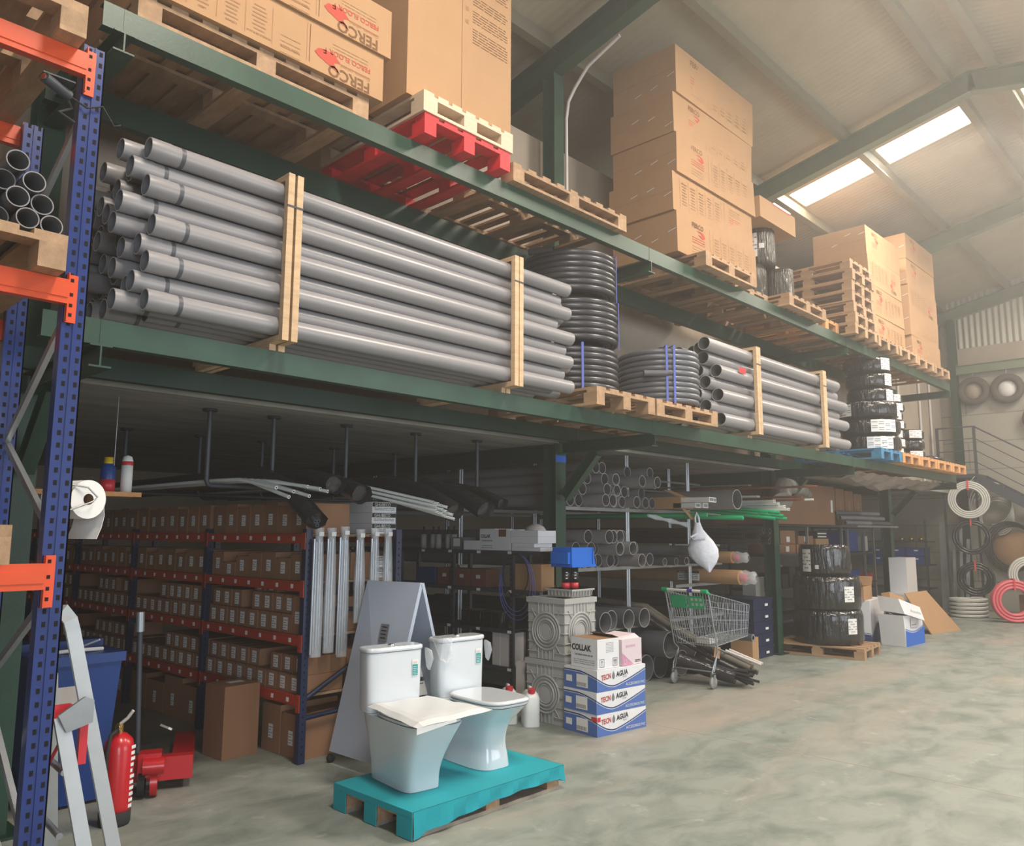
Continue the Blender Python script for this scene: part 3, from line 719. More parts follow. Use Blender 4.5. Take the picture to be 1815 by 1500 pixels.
coil((6.66, 5.0, 2.86), 0.20, 0.028, 7, 'hose', 'small black hose coil tipped over between the coil tower and the wide coil', seed=3).rotation_euler = (0.5, 0.75, 0.2)
# film-wrapped coils
def wrapped(c, R_, h_, label, m='film', labels_=(), name='wrapped_coil', cat='wrapped coil', group=None, hollow=0.35, bulge=0.10):
    t = thing(name, label, cat, c, random.uniform(0, 6), group); rr = random.Random(int(c[0]*100+c[2]*10)); seg = 40
    prof = []; N_ = 7
    for i in range(N_+1):
        u = i/N_; prof.append((R_*(1-bulge*abs(2*u-1)**4), h_*u))
    rings = []
    for (r0, z) in prof: rings.append([((r0+rr.uniform(-.006, .006))*math.cos(2*PI*j/seg), (r0+rr.uniform(-.006, .006))*math.sin(2*PI*j/seg), z) for j in range(seg)])
    ri = R_*hollow
    inner = [[(ri*math.cos(2*PI*j/seg), ri*math.sin(2*PI*j/seg), z) for j in range(seg)] for z in (h_, 0)]
    b = MB().loft(rings+inner, m, False, False, True, True); b.build('film_wrap', t)
    for (a, w_, z, hh) in labels_:      # paper labels: world angle a
        a -= t.rotation_euler[2]; n_ = 4; q = MB()
        for i in range(n_):
            a0 = a-w_/R_/2+w_/R_*i/n_; a1 = a0+w_/R_/n_; ro = R_+0.006
            q.poly([(ro*math.cos(a0), ro*math.sin(a0), z), (ro*math.cos(a1), ro*math.sin(a1), z), (ro*math.cos(a1), ro*math.sin(a1), z+hh), (ro*math.cos(a0), ro*math.sin(a0), z+hh)], 'white')
            ro += 0.001
            for kk in range(5):
                zz = z+hh*(0.14+0.16*kk); e = (a1-a0)*0.1
                if (i+kk) % 3: q.poly([(ro*math.cos(a0+e), ro*math.sin(a0+e), zz), (ro*math.cos(a1-e), ro*math.sin(a1-e), zz), (ro*math.cos(a1-e), ro*math.sin(a1-e), zz+hh*0.05), (ro*math.cos(a0+e), ro*math.sin(a0+e), zz+hh*0.05)], 'greyprint')
        q.build('paper_label', t)
    return t
def cam_ang(x, y): return math.atan2(-y, -x)
cx, cy = 11.72, 4.14; ca = cam_ang(cx, cy); z = za
for i, (R_, h_, lb) in enumerate(((.41, .235, [(ca+.35, .36, .03, .17)]), (.41, .235, [(ca+.5, .36, .03, .17)]), (.41, .235, [(ca-.9, .3, .03, .17), (ca+1.3, .15, .02, .19)]),
                                  (.31, .215, [(ca+1.0, .16, .02, .16)]), (.31, .215, [(ca+1.0, .16, .02, .17)]), (.32, .215, [(ca+.9, .18, .02, .17)]))):
    wrapped((cx+(.0, .0, -.02, .10, .07, .03)[i], cy, z), R_, h_, '%s coil from the bottom in the tall film-wrapped black stack on the blue pallet' % ('first', 'second', 'third', 'fourth', 'fifth', 'sixth')[i], labels_=lb, group=None)
    z += h_+0.003
cx, cy = 11.85-0.75, 4.68; ca = cam_ang(cx, cy); z = za
for i in range(4):
    wrapped((11.28, 4.78, z), .26, (.3, .3, .3, .2)[i], '%s wrapped black coil of the short stack behind the blue-pallet stack' % ('bottom', 'second', 'third', 'top')[i], labels_=[(ca+.6, .2, .06, .14)] if i in (1, 3) else []); z += (.303, .303, .303, .2)[i]
z = za
for i in range(7):
    x, y, R_, h_ = ((12.55, 4.15, .21, .135) if i % 2 == 0 else (12.57, 4.13, .21, .13)); ca = cam_ang(x, y)
    wrapped((x, y, z), R_, h_, 'small wrapped black coil in the seven-high stack right of the tall one, %s' % ('lowest', 'second', 'third', 'fourth', 'fifth', 'sixth', 'topmost')[i], labels_=[(ca+.55, .2, .015, .105)], bulge=0.2); z += h_+.003
z = za
for i in range(3):
    ca = cam_ang(13.35, 4.1)
    wrapped((13.35, 4.12, z), .22, .16, 'small wrapped black coil in the three-high stack on the orange pallets, %s' % ('lowest', 'middle', 'topmost')[i], labels_=[(ca+.5, .2, .02, .12)] if i != 1 else [], bulge=0.2); z += .163
wrapped((14.2, 4.2, za), .34, .13, 'flat wrapped black coil lying alone on the last orange pallet', bulge=0.25)
# upright wrapped rolls on the upper deck
zz = Z2+PH
ca = cam_ang(9.1, 4.3)
wrapped((8.83, 4.40, zz), .17, .50, 'upright roll wrapped in dusty film on the upper deck, left one', 'film_dusty', hollow=0.2, bulge=.04)
wrapped((9.15, 4.205, zz), .17, .48, 'upright roll wrapped in dusty film on the upper deck, right one', 'film_dusty', hollow=0.2, bulge=.04)
wrapped((8.93, 4.34, zz+.503), .185, .46, 'roll in dusty film standing on top of the other two, with a paper sheet', 'film_dusty', [(ca-.5, .14, .1, .3), (ca+.15, .06, .2, .06)], hollow=0.2, bulge=.04)
b = carton_mesh(0.95, 0.5, 0.26); b.patch((0.32, 0, .24), (1, 0, 0), (0, 0, 1), .5, .02, 'ink_r')
put(b, 'plain_carton', (8.45, 4.08, zz+.967), 'flat plain carton lying on top of the film-wrapped rolls', 'carton')
# three wrapped coils on the floor by the second column
pal(P_A, 10.60, 0.8, 4.02, 0.001, 'worn pallet on the floor under the three largest black wrapped coils', rz=0.10)
cx, cy = 11.02, 4.58; ca = cam_ang(cx, cy)
wrapped((cx, cy, .147), .45, .44, 'largest black wrapped coil, bottom of the three on the floor pallet', labels_=[(ca+.72, .14, .15, .2)], bulge=.05)
wrapped((cx, cy, .590), .44, .44, 'large black wrapped coil in the middle of the three on the floor pallet', labels_=[(ca+.68, .15, .12, .2)], bulge=.05)
wrapped((cx-.02, cy, 1.033), .335, .42, 'smaller black wrapped coil on top of the three on the floor pallet', labels_=[(ca-.75, .14, .06, .3), (ca-.3, .05, .1, .05)], bulge=.05)
# ================================================================== BLUE AND ORANGE PALLET RACK AT THE LEFT EDGE
rk = thing('pallet_rack', 'blue pallet rack with orange beams cut off by the left edge of the photo', 'rack', (0, 0, 0))
def upright(x0, y0, h_, parent, m='blue', front=True):
    b = MB().box(x0, x0+0.006, y0, y0+0.07, 0, h_, m).box(x0+0.080, x0+0.086, y0, y0+0.07, 0, h_, m)
    b.box(x0, x0+0.086, y0, y0+0.004, 0, h_, m); b.box(x0+0.040, x0+0.047, y0-0.005, y0, 0, h_, m)
    b.box(x0-0.004, x0+0.008, y0-0.004, y0+0.004, 0, h_, 'blue')
    n_ = int(h_/0.05)
    for i in range(n_):
        z = 0.03+i*0.05
        for dx in (0.022, 0.066):
            b.box(x0+dx-0.0065, x0+dx+0.0065, y0-0.0012, y0+0.002, z, z+0.02, 'hole')
    o = b.build('upright', parent); MB().box(x0-0.01, x0+0.096, y0-0.01, y0+0.08, 0, 0.008, 'darksteel').build('foot_plate', o); return o
U1 = upright(1.008, 3.50, 3.66, rk); upright(1.000, 4.30, 3.60, rk)
for z in (3.60, 2.61, 1.475):
    for yy, pm in ((3.475, 'beam'), (4.385, 'beam')):
        b = MB().box(-1.75, 1.008, yy-0.018, yy+0.022, z-0.10, z, 'orange'); b.box(-1.75, 1.008, yy-0.022, yy-0.017, z-0.075, z-0.03, 'orange')
        o = b.build(pm, rk)
        c = MB(); ya = yy+0.0 if yy < 4 else yy-0.0
        c.box(1.008, 1.012, yy-0.018, yy+0.025, z-0.17, z+0.03, 'orange').box(1.008, 1.05, yy+0.016, yy+0.021, z-0.17, z+0.03, 'orange')
        c.box(1.008, 1.052, yy+0.012, yy+0.017, z-0.17, z+0.03, 'orange') 
        for zz in (0.0, -0.06, -0.105, -0.145): c.box(1.024, 1.036, yy+0.0105, yy+0.013, z+zz, z+zz+0.014, 'hole')
        c.build('connector', o)
for (za_, ya_, zb_, yb_) in ((3.42, 3.56, 3.02, 4.3), (3.02, 4.3, 2.52, 3.56), (2.52, 3.56, 2.02, 4.3), (2.0, 4.3, 1.60, 3.56), (1.33, 3.56, 0.92, 4.3), (0.9, 4.3, 0.42, 3.56)):
    p, q = Vector((1.05, ya_, za_)), Vector((1.045, yb_, zb_)); b = MB(); ibeam(b, p, q, 0.034, 0.022, 'steel', side=(0, 0.5, 0.5), tf=0.006, tw=0.02); b.build('diagonal_brace', rk)
b = thing('security_camera', 'small black bullet security camera tied to the top of the blue upright', 'camera', (0.90, 3.46, 3.42))
MB().rod((-0.05, -0.03, -0.01), (0.06, 0.03, -0.02), 0.022, 'darksteel', 16).box(-0.055, 0.065, -0.03, 0.03, 0.012, 0.018, 'darksteel').build('housing', b)
MB().rod((-0.051, -0.031, -0.01), (-0.056, -0.034, -0.0095), 0.014, 'chrome', 12).build('lens', b)
MB().tube([(0.05, 0.03, -0.03), (0.08, 0.05, -0.06), (0.03, 0.04, -0.10), (0.09, 0.03, -0.13)], 0.008, 'rubber', 8).build('bracket', b)
MB().tube([(0.06, 0.03, -0.02), (0.13, 0.02, -0.05), (0.19, 0.02, -0.02), (0.24, 0.02, -0.09), (0.27, 0.03, -0.07)], 0.004, 'rubber', 6).build('cable', b)
pal(P_A, 0.17, 0.8, 3.36, 3.602, 'wooden pallet on the top level of the blue and orange rack'); 
pal(P_A, 0.165, 0.8, 3.36, 2.612, 'wooden pallet on the middle level of the rack, under short grey pipes')
pal(P_A, 0.06, 0.8, 3.36, 1.477, 'wooden pallet on the lowest level of the blue and orange rack')
pm_ = MB().pipe((0, 0, 0), (0, 1.1, 0), 0.0415, 0.037, 'pvc_dk', 'pvc_in', 'pvc', 22).mesh('short_pipe')
k = 0
for row, (z, xs) in enumerate(((0.045, (0.30, 0.39, 0.48, 0.57, 0.66, 0.75)), (0.121, (0.435, 0.525, 0.615, 0.705)), (0.197, (0.48, 0.57, 0.66)), (0.273, (0.615,)))):
    for x in xs:
        o = bpy.data.objects.new('short_pipe', pm_); COL.objects.link(o); o.location = (x+0.175+0.02*((row*7) % 3-1)*0.3, 3.40+0.02*((k*5) % 4), 2.757+z)
        tag(o, 'short grey pipe heaped on the middle rack level at left, %s row up, %s' % (OR[row], OR[xs.index(x)]), 'pipe', 'short pipes on the rack'); k += 1
b = MB().lathe([(0.0, 0), (0.10, 0), (0.115, 0.03), (0.115, 0.24), (0.0, 0.24)], 'brownpipe', seg=28, cap=False)
put(b, 'clay_pot', (0.42, 3.62, 3.748), 'round brown pot on the top pallet of the rack, upper left corner', 'pot')
for i, (p, q, mm, lb, nm) in enumerate((((0.90, 3.95, 1.16), (1.12, 4.45, 0.0), 'brownpipe', 'brown broomstick leaning inside the blue rack', 'broomstick'), ((0.80, 3.9, 0.95), (1.20, 4.1, 0.0), 'alu', 'flat aluminium profile leaning inside the blue rack', 'metal_profile'))):
    tag(MB().rod(p, q, 0.016, mm, 10).build(nm), lb, 'handle' if i == 0 else 'profile')
# paper roll on a wire holder
pr = thing('paper_roll', 'big white paper roll on a wire holder fixed to the blue upright', 'paper roll', (1.225, 3.70, 1.735), rz=0.30)
b = MB(); seg = 36
oo = b.ring((0, 0, 0), (0, 1, 0), 0.083, seg); o2 = b.ring((0, 0.20, 0), (0, 1, 0), 0.083, seg); i1 = b.ring((0, 0, 0), (0, 1, 0), 0.024, seg); i2 = b.ring((0, 0.2, 0), (0, 1, 0), 0.024, seg)
b.loft([oo, o2], 'white', False, False).loft([i2, i1], 'carton_in', False, False).loft([i1, oo], 'white', False, False, False).loft([o2, i2], 'white', False, False, False); b.build('roll', pr)
b = MB(); P = [(0.075, -0.03), (0.080, -0.07), (0.07, -0.12), (0.05, -0.17)]
for (x0, z0), (x1, z1) in zip(P[:-1], P[1:]): b.hexa([(x0, 0, z0), (x0, 0.2, z0), (x1, 0.2, z1), (x1, 0, z1)], [(x0+.002, 0, z0), (x0+.002, 0.2, z0), (x1+.002, 0.2, z1), (x1+.002, 0, z1)], 'white')
b.build('loose_end', pr)
MB().tube([(-0.16, 0.02, 0.07), (-0.02, -0.02, 0.05), (0.02, -0.03, 0.01), (0, -0.03, -0.01), (-0.14, 0.0, -0.07)], 0.004, 'steel', 6).build('wire_holder', pr)
# little hanging shelf with two bottles
sh = thing('hanging_shelf', 'small wooden shelf board hung on a wire, holding two bottles', 'shelf', (1.42, 5.22, 1.815))
MB().box(0, 0.62, 0, 0.16, 0, 0.028, 'wood_new').build('board', sh); MB().rod((0.47, 0.08, 0.028), (0.47, 0.08, 0.64), 0.003, 'steel', 6).build('wire', sh)
t = thing('silicone_cartridge', 'white spray can with a red band standing on the hanging shelf', 'can', (1.96, 5.27, 1.844))
MB().lathe([(0.0, 0), (0.034, 0), (0.034, 0.19), (0.0, 0.19)], 'white', cap=False).build('body', t); MB().lathe([(0.035, 0.17), (0.035, 0.19), (0.03, 0.195)], 'redplast', cap=False).build('band', t)
MB().lathe([(0.034, 0.195), (0.026, 0.225), (0.0, 0.236)], 'white', cap=False).build('cap', t)
t = thing('glue_bottle', 'dark bottle with a yellow cap beside the white spray can', 'bottle', (1.85, 5.28, 1.844))
MB().lathe([(0.0, 0), (0.045, 0), (0.045, 0.075), (0.0, 0.075)], 'redplast', cap=False).build('label', t); MB().lathe([(0.043, 0.075), (0.043, 0.15), (0.025, 0.175), (0, 0.175)], 'binblue', cap=False).build('body', t)
MB().lathe([(0.026, 0.175), (0.026, 0.215), (0, 0.215)], 'yellow', cap=False).build('cap', t)
# folding aluminium ladder
ld = thing('folding_ladder', 'aluminium folding step ladder with a curved top, in front of the blue bin', 'ladder', (0, 0, 0))
def rail(P, nm, w_=0.062, d_=0.022):
    P = [Vector(p) for p in P]; rg = []; n0 = Vector((0, -1, 0))
    for i, p in enumerate(P):
        ax = (P[min(i+1, len(P)-1)]-P[max(i-1, 0)]).normalized(); s = ax.cross(n0).normalized(); n = s.cross(ax).normalized()
        rg.append([tuple(p+s*a*d_/2*(w_/d_)+n*e*d_/2) for a, e in ((-1, -1), (1, -1), (1, 1), (-1, 1))])
    return MB().loft(rg, 'alu', True, True, False).build(nm, ld)
rail([(1.27, 4.34, 1.10), (1.272, 4.30, 1.19), (1.29, 4.25, 1.225), (1.32, 4.21, 1.225), (1.35, 4.20, 1.18), (1.365, 4.20, 1.13), (1.63, 4.16, 0.0)], 'front_rail')
rail([(1.31, 4.10, 0.76), (1.46, 4.0, 0.0)], 'front_rail')
rail([(1.30, 4.42, 1.20), (1.34, 4.47, 0.0)], 'rear_rail'); rail([(1.36, 4.45, 0.9), (1.44, 4.5, 0.0)], 'rear_rail')
MB().poly([(1.29, 4.07, 0.77), (1.40, 4.07, 0.84), (1.44, 4.07, 0.82), (1.44, 4.07, 0.72), (1.33, 4.07, 0.69)], 'steel').poly([(1.33, 4.085, 0.69), (1.44, 4.085, 0.72), (1.44, 4.085, 0.82), (1.40, 4.085, 0.84), (1.29, 4.085, 0.77)], 'steel').build('hinge_plate', ld)
MB().box(1.27, 1.37, 4.12, 4.18, 0.73, 0.80, 'redplast').build('red_clip', ld); MB().box(1.40, 1.435, 4.11, 4.14, 0.53, 0.76, 'redplast').build('red_clip', ld)
for z in (0.52, 0.25): MB().rod((1.33, 4.06, z), (1.36, 4.46, z), 0.015, 'steel', 10).build('rung', ld)
MB().rod((1.28, 4.4, z+.05), (1.35, 4.08, 0.74), 0.008, 'redplast', 8).build('stay', ld)
# blue wheelie bin
bn = thing('wheelie_bin', 'blue wheelie bin behind the aluminium ladder', 'bin', (1.74, 5.42, 0))
MB().hexa([(-.19, -.18, .02), (.19, -.18, .02), (.19, .2, .02), (-.19, .2, .02)], [(-.235, -.24, .84), (.235, -.24, .84), (.235, .24, .84), (-.235, .24, .84)], 'binblue').build('body', bn)
MB().box(-.25, .25, -.26, .25, .82, .875, 'binblue').build('rim', bn); MB().box(-.24, .24, .1, .26, .875, .92, 'binblue').build('lid', bn)
MB().box(-.12, .0, -.233, -.225, .55, .70, 'panel_e').build('paper_notice', bn)
for s in (-1, 1): MB().lathe([(0.0, -.03), (0.09, -.03), (0.09, .03), (0, .03)], 'rubber', (s*.2, .2, .091), 20, 'x', False).build('wheel', bn)
tag(MB().tube([(1.62, 5.3, .885), (1.75, 5.25, .895), (1.9, 5.3, .885)], .012, 'white', 8).tube([(1.8, 5.4, .89), (1.88, 5.3, .94)], .006, 'white', 6).build('white_rag'), 'crumpled white rag lying on the blue bin', 'rag')
# extinguisher
ex = thing('fire_extinguisher', 'red fire extinguisher with a black foot, on the floor by the blue bin', 'fire extinguisher', (1.845, 4.80, 0))
MB().lathe([(0.0, .06), (.080, .06), (.081, .10), (.081, .40), (.07, .445), (.04, .475), (.02, .485), (0, .485)], 'red', cap=False, seg=30).build('cylinder', ex)
MB().lathe([(0.0, 0), (.078, 0), (.082, .012), (.082, .075), (.0, .075)], 'rubber', cap=False, seg=30).build('foot', ex)
MB().rod((0, 0, .48), (0, 0, .53), .018, 'brass', 12).build('valve', ex); MB().box(-.012, .012, -.06, .05, .53, .542, 'panel_e', R=Matrix.Rotation(0.5, 3, 'Y')).tube([(0, 0, .53), (.03, -.02, .56), (.05, -.04, .60)], .009, 'panel_e', 8).build('handle', ex)
MB().tube([(-.01, -.02, .51), (-.07, -.06, .49), (-.085, -.06, .40), (-.08, -.05, .15), (-.07, -.05, .08)], .011, 'rubber', 8).build('hose', ex)
MB().torus((-.02, -.02, .505), .03, .004, 'brass', 'x', 20, 6).build('gauge', ex)
b = MB(); r_ = random.Random(5)
for i in range(11):
    a = -1.05; ca_, sa_ = math.cos(a), math.sin(a); z = .09+i*.031; q = Vector((.0825*ca_, .0825*sa_, z)); b.patch(q, (-sa_, ca_, 0), (0, 0, 1), r_.uniform(.016, .034), .018, 'white', .001)
b.build('printed_text', ex)
# pallet truck
pt = thing('pallet_truck', 'red pallet truck with a long black handle behind the extinguisher', 'pallet truck', (2.15, 5.14, 0), -.45)
MB().box(-.05, .08, -.05, .06, .12, .26, 'red').rod((-.02, -.06, .19), (.10, -.06, .19), .05, 'red', 14).build('pump', pt)
MB().rod((-.06, 0, .26), (-.09, .02, .98), .017, 'darksteel', 10).build('handle', pt); MB().rod((-.09, .02, .98), (-.095, .02, 1.10), .026, 'steel', 10).build('grip', pt)
for s in (-1, 1): MB().rod((.01+s*.035-.02, -.0, .085), (.01+s*.035+.02, 0, .085), .083, 'red' if s > 0 else 'rubber', 20).build('steering_wheel', pt)
for s in (-1, 1): MB().box(s*.19-.07, s*.19+.07, .15, 1.2, .06, .10, 'red').build('fork', pt)
MB().box(-.26, .26, .09, .17, .06, .2, 'red').build('frame', pt)
# ================================================================== BLUE/ORANGE SHELVING DEEP UNDER THE SLAB
RZ_ = math.radians(1.4)
def L2W(lx, ly): return (3.15+lx*math.cos(RZ_)-ly*math.sin(RZ_), 5.06+lx*math.sin(RZ_)+ly*math.cos(RZ_))
sr = thing('shelving_rack', 'navy shelving rack with red-orange beams, full of small labelled cartons', 'shelving', (3.15, 5.06, 0), RZ_)
RD = 0.88
bays = [0, 1.46, 2.92, 4.38, 5.84]
for y in bays:
    for x in (0, RD-0.05):
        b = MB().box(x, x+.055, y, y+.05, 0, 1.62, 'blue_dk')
        for i in range(30): b.box(x+.02, x+.032, y-.001, y, .06+i*.05, .075+i*.05, 'hole')
        b.build('upright', sr)
    if y == 0:
        for p, q in (((.03, .02, .42), (RD-.06, .02, .82)), ((.03, .02, .30), (RD-.06, .02, .34)), ((.03, .02, 1.06), (RD-.06, .02, 1.0))): MB().box(0, 1, -.012, .012, -.02, .02, 'blue_dk', R=None) if False else MB().rod(p, q, .018, 'blue_dk', 6).build('side_brace', sr)
LV = [0.455, 0.865, 1.245, 1.585]
for k_ in range(4):
    y0, y1 = bays[k_]+.05, bays[k_+1]
    for z in LV:
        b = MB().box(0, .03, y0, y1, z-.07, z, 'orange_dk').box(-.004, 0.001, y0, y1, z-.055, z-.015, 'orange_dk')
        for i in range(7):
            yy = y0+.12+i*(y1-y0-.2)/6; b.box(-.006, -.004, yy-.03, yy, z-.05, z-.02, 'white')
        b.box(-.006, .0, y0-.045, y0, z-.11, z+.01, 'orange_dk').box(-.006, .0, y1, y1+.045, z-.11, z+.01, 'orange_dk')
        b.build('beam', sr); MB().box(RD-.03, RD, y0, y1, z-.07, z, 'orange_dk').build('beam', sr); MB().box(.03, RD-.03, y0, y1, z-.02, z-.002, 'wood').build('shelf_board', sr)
def lab_carton(wy, dx, h_, m='carton_d', lab=True, lh=.085, lw=.06, top=False):
    b = MB().box(0, dx, 0, wy, 0, h_, m)
    if lab:
        z = h_*.28 if h_ > .15 else h_*.15; hh = min(lh, h_*.7); y = wy*.5-lw/2
        b.patch((0, y+lw, z), (0, -1, 0), (0, 0, 1), lw, hh, 'white', .0015)
        for i in range(4): b.patch((0, y+lw*.9, z+hh*(.15+.2*i)), (0, -1, 0), (0, 0, 1), lw*(.8 if i % 2 else .5), hh*.05, 'greyprint', .0025)
    b.patch((0, wy, h_-.012), (0, -1, 0), (0, 0, 1), .02, .012, 'ink', .001)
    return b
def place(me, name, lx, ly, z, label, group, cat='carton', jr=.01):
    x, y = L2W(lx+random.uniform(0, jr), ly)
    o = bpy.data.objects.new(name, me); COL.objects.link(o); o.location = (x, y, z); o.rotation_euler = (0, 0, RZ_+random.uniform(-.01, .01)); return tag(o, label, cat, group)
bayn = ['nearest', 'second', 'third', 'farthest']
for k_ in range(4):
    y0, y1 = bays[k_]+.06, bays[k_+1]-.01; W_ = y1-y0
    # top shelf and the one under it: one row of tall cartons
    for lv, hs in ((3, (.225, .235, .21)), (2, (.19, .20, .16))):
        n_ = 7; cw = W_/n_
        for i in range(n_):
            h_ = hs[(i*5+k_) % 3]
            if k_ == 0 and lv == 2 and i in (5,): h_ = .11
            me = lab_carton(cw-.012, .38, h_).mesh('labelled_carton')
            place(me, 'labelled_carton', .035, y0+i*cw+.006, LV[lv]+.001, 'upright brown labelled carton on the %s, %s bay, %s from its near end' % (('', '', 'third shelf', 'top shelf')[lv], bayn[k_], OR[i]), 'cartons on the %s of the %s bay' % (('', '', 'third shelf', 'top shelf')[lv], bayn[k_]))
    for lv, n_, hh in ((1, 9, .135), (0, 9, .125)):
        cw = W_/n_
        for row in range(2):
            for i in range(n_):
                if row == 1 and ((i*3+lv+k_) % 7 == 2 or (i > 5 and k_ > 0)): continue
                h_ = hh
                if i == 0 and lv == 1 and k_ == 0: continue
                me = lab_carton(cw-.01, .36, h_, lh=.09, lw=.065).mesh('small_carton')
                place(me, 'small_carton', .035+(.03 if row else 0), y0+i*cw+.005, LV[lv]+.001+row*(hh+.002), 'small labelled carton, %s row of the %s shelf, %s bay, %s from its near end' % (('bottom', 'upper')[row], ('lowest', 'second')[lv], bayn[k_], OR[i]), 'small cartons, %s row, %s shelf, %s bay' % (('bottom', 'upper')[row], ('lowest', 'second')[lv], bayn[k_]))
    if k_ == 0:
        me = lab_carton(.15, .36, .27).mesh('labelled_carton'); place(me, 'labelled_carton', .035, y0+.0, LV[1]+.001, 'tallest brown carton of the second shelf, against the near upright', None)
        for i in (3, 4):
            me = lab_carton(.15, .30, .07).mesh('small_carton'); place(me, 'small_carton', .10, y0+i*.16, LV[1]+.275, 'brown carton lying on the double row of the second shelf, %s one' % ('near', 'far')[i-3], None)
    # floor level
    n_ = 4 if k_ else 2; cw = .36
    for i in range(n_):
        h_ = (.30, .34, .26, .3)[i]
        me = lab_carton(cw-.02 if k_ else .24, .5, h_, lh=.1).mesh('floor_carton')
        place(me, 'floor_carton', .06, y0+.02+i*(cw if k_ else .26), .001, 'brown carton standing on the floor under the %s bay of the shelving, %s' % (bayn[k_], ('first', 'second', 'third', 'fourth')[i]), None)
# cartons seen through the open end of the shelving
for lv, z in enumerate([0.001, LV[0]+.001, LV[1]+.001, LV[2]+.001]):
    for i in range(2 if lv < 3 else 1):
        for row in range(2 if lv in (0, 1) else 1):
            h_ = (.135 if lv == 1 else .15 if lv == 0 else .25 if lv == 2 else .2)
            me = MB().box(0, .195, 0, .5, 0, h_, 'carton_d').patch((.07, 0, .03), (1, 0, 0), (0, 0, 1), .04, .03, 'ink', .001).mesh('end_carton')
            place(me, 'end_carton', .43+i*.205, .06, z+row*(h_+.002), 'brown carton seen through the open shelving end, %s, %s one%s' % (('on the floor', 'lowest shelf', 'second shelf', 'third shelf')[lv], ('left', 'right')[i], (', top row' if row else '')), None)
gb = MB().box(0, .24, 0, .30, 0, .082, 'whitebox').box(.002, .238, -.0015, 0, .045, .078, 'black')
gb.text('GHUBECO', .034, (.02, -.0015, .049), (1, 0, 0), (0, 0, 1), 'white'); lines(gb, (.02, -.001, .03), (1, 0, 0), (0, 0, 1), .2, 2, .012, 'greyprint', .4)
gm = gb.mesh('white_carton')
for row in range(3):
    for i in range(5):
        if row == 2 and i > 2: continue
        place(gm, 'white_carton', .62-(.0 if i < 3 else 0), .06+i*.305, LV[3]+.001+row*.084, 'flat black-banded white carton, %s layer on the shelving top, %s from the front' % (('bottom', 'middle', 'top')[row], OR[i]), 'white cartons on the top shelf, %s layer' % ('bottom', 'middle', 'top')[row])
for row in range(2):
    place(gm, 'white_carton', .62, .07, LV[2]-.0+.001+row*.084+.0, 'flat white carton with a black printed band on the third shelf end, %s' % ('lower', 'upper')[row], None)
b = lab_carton(.27, .28, .5, lab=False); b.patch((.1, .1, .5), (1, 0, 0), (0, 1, 0), .12, .08, 'white', .002)
put(b, 'big_carton', (2.83, 5.53, .001), 'large plain brown carton standing in the aisle before the shelving', 'carton', rz=.05)
# zinc tubes in clear sleeves hanging on the end of the shelving
for i, (x, n_, z0, z1) in enumerate(((3.24, 4, .74, 1.60), (3.345, 3, .76, 1.60), (3.46, 4, .72, 1.61), (3.60, 3, .95, 1.59), (3.735, 3, .80, 1.60), (3.86, 2, .9, 1.60))):
    t = thing('tube_pack', 'sleeved pack of galvanised tubes hanging on the shelving end, %s from the left' % ('first', 'second', 'third', 'fourth', 'fifth', 'sixth')[i], 'tube pack', (x, 5.031, 0))
    for q in range(n_): MB().rod((q*.022-n_*.011, .004*(q % 2), z0+.02*q), (q*.020-n_*.010, .004*(q % 2), z1-.05-.02*(q % 2)), .0095, 'zinc', 8).build('tube', t)
    sl = MB(); rg = []
    for z, w_ in ((z0-.02, .045), (z0+.3, .05), (z1-.2, .042), (z1-.04, .03), (z1+.03, .04)): rg.append([(w_*math.cos(a*PI/6), .026*math.sin(a*PI/6)+.002, z) for a in range(12)])
    sl.loft(rg, 'clear', False, False); sl.build('sleeve', t)
    MB().box(-.02, .02, -.028, -.026, z1-.03, z1+.0, 'white').build('paper_label', t); MB().tube([(0, 0, z1-.03), (0, .01, 1.572), (0, .075, 1.572)], .004, 'steel', 6).build('hook', t)
# ================================================================== DARK METAL SHELVES
ds = thing('metal_shelves', 'dark grey slotted metal shelves behind the toilets, along the aisle', 'shelving', (5.48, 4.90, 0))
for y in (.34, 1.17, 2.0, 2.9):
    for x in (0, .235):
        b = MB().box(x, x+.035, y, y+.003, 0, 1.395, 'darksteel').box(x, x+.003, y, y+.035, 0, 1.395, 'darksteel')
        for i in range(28): b.box(x-.001, x, y+.012, y+.022, .05+i*.05, .07+i*.05, 'hole')
        b.build('upright', ds)
SLV = [.12, .36, .70, 1.07, 1.43]
for z in SLV:
    b = MB().box(0, .275, 0 if z > .9 else .34, 3.0, z-.004, z, 'darksteel').box(-.004, 0.001, 0 if z > .9 else .34, 3.0, z-.035, z, 'darksteel')
    for i in range(7): b.box(-.006, -.004, .35+i*.42, .40+i*.42, z-.03, z-.005, 'white')
    b.build('shelf', ds)
def ds_box(y, z, w_, h_, m, nm, label, cat, extra=None, d_=.18, group=None):
    b = MB().box(0, d_, 0, w_, 0, h_, m)
    if extra: extra(b)
    return put(b, nm, (5.525, 4.90+y, z+.001), label, cat, group)
ds_box(.02, 1.07, .34, .24, 'carton', 'plain_carton', 'orange-brown carton behind the hanging blue cable loops, middle shelf', 'carton')
for i, y in enumerate((.62, .86, 1.12)):
    ds_box(y+.12, 1.07, .22, .17, 'brownpipe', 'brown_sack', 'reddish brown wrapped packet on the dark shelves, %s from the right' % ('first', 'second', 'third')[i], 'packet', lambda b: b.patch((0, .14, .08), (0, -1, 0), (0, 0, 1), .06, .035, 'panel_e', .002))
ds_box(1.5, 1.07, .3, .16, 'bluedeep', 'blue_bag_pack', 'dark blue plastic packet on the dark metal shelves', 'packet')
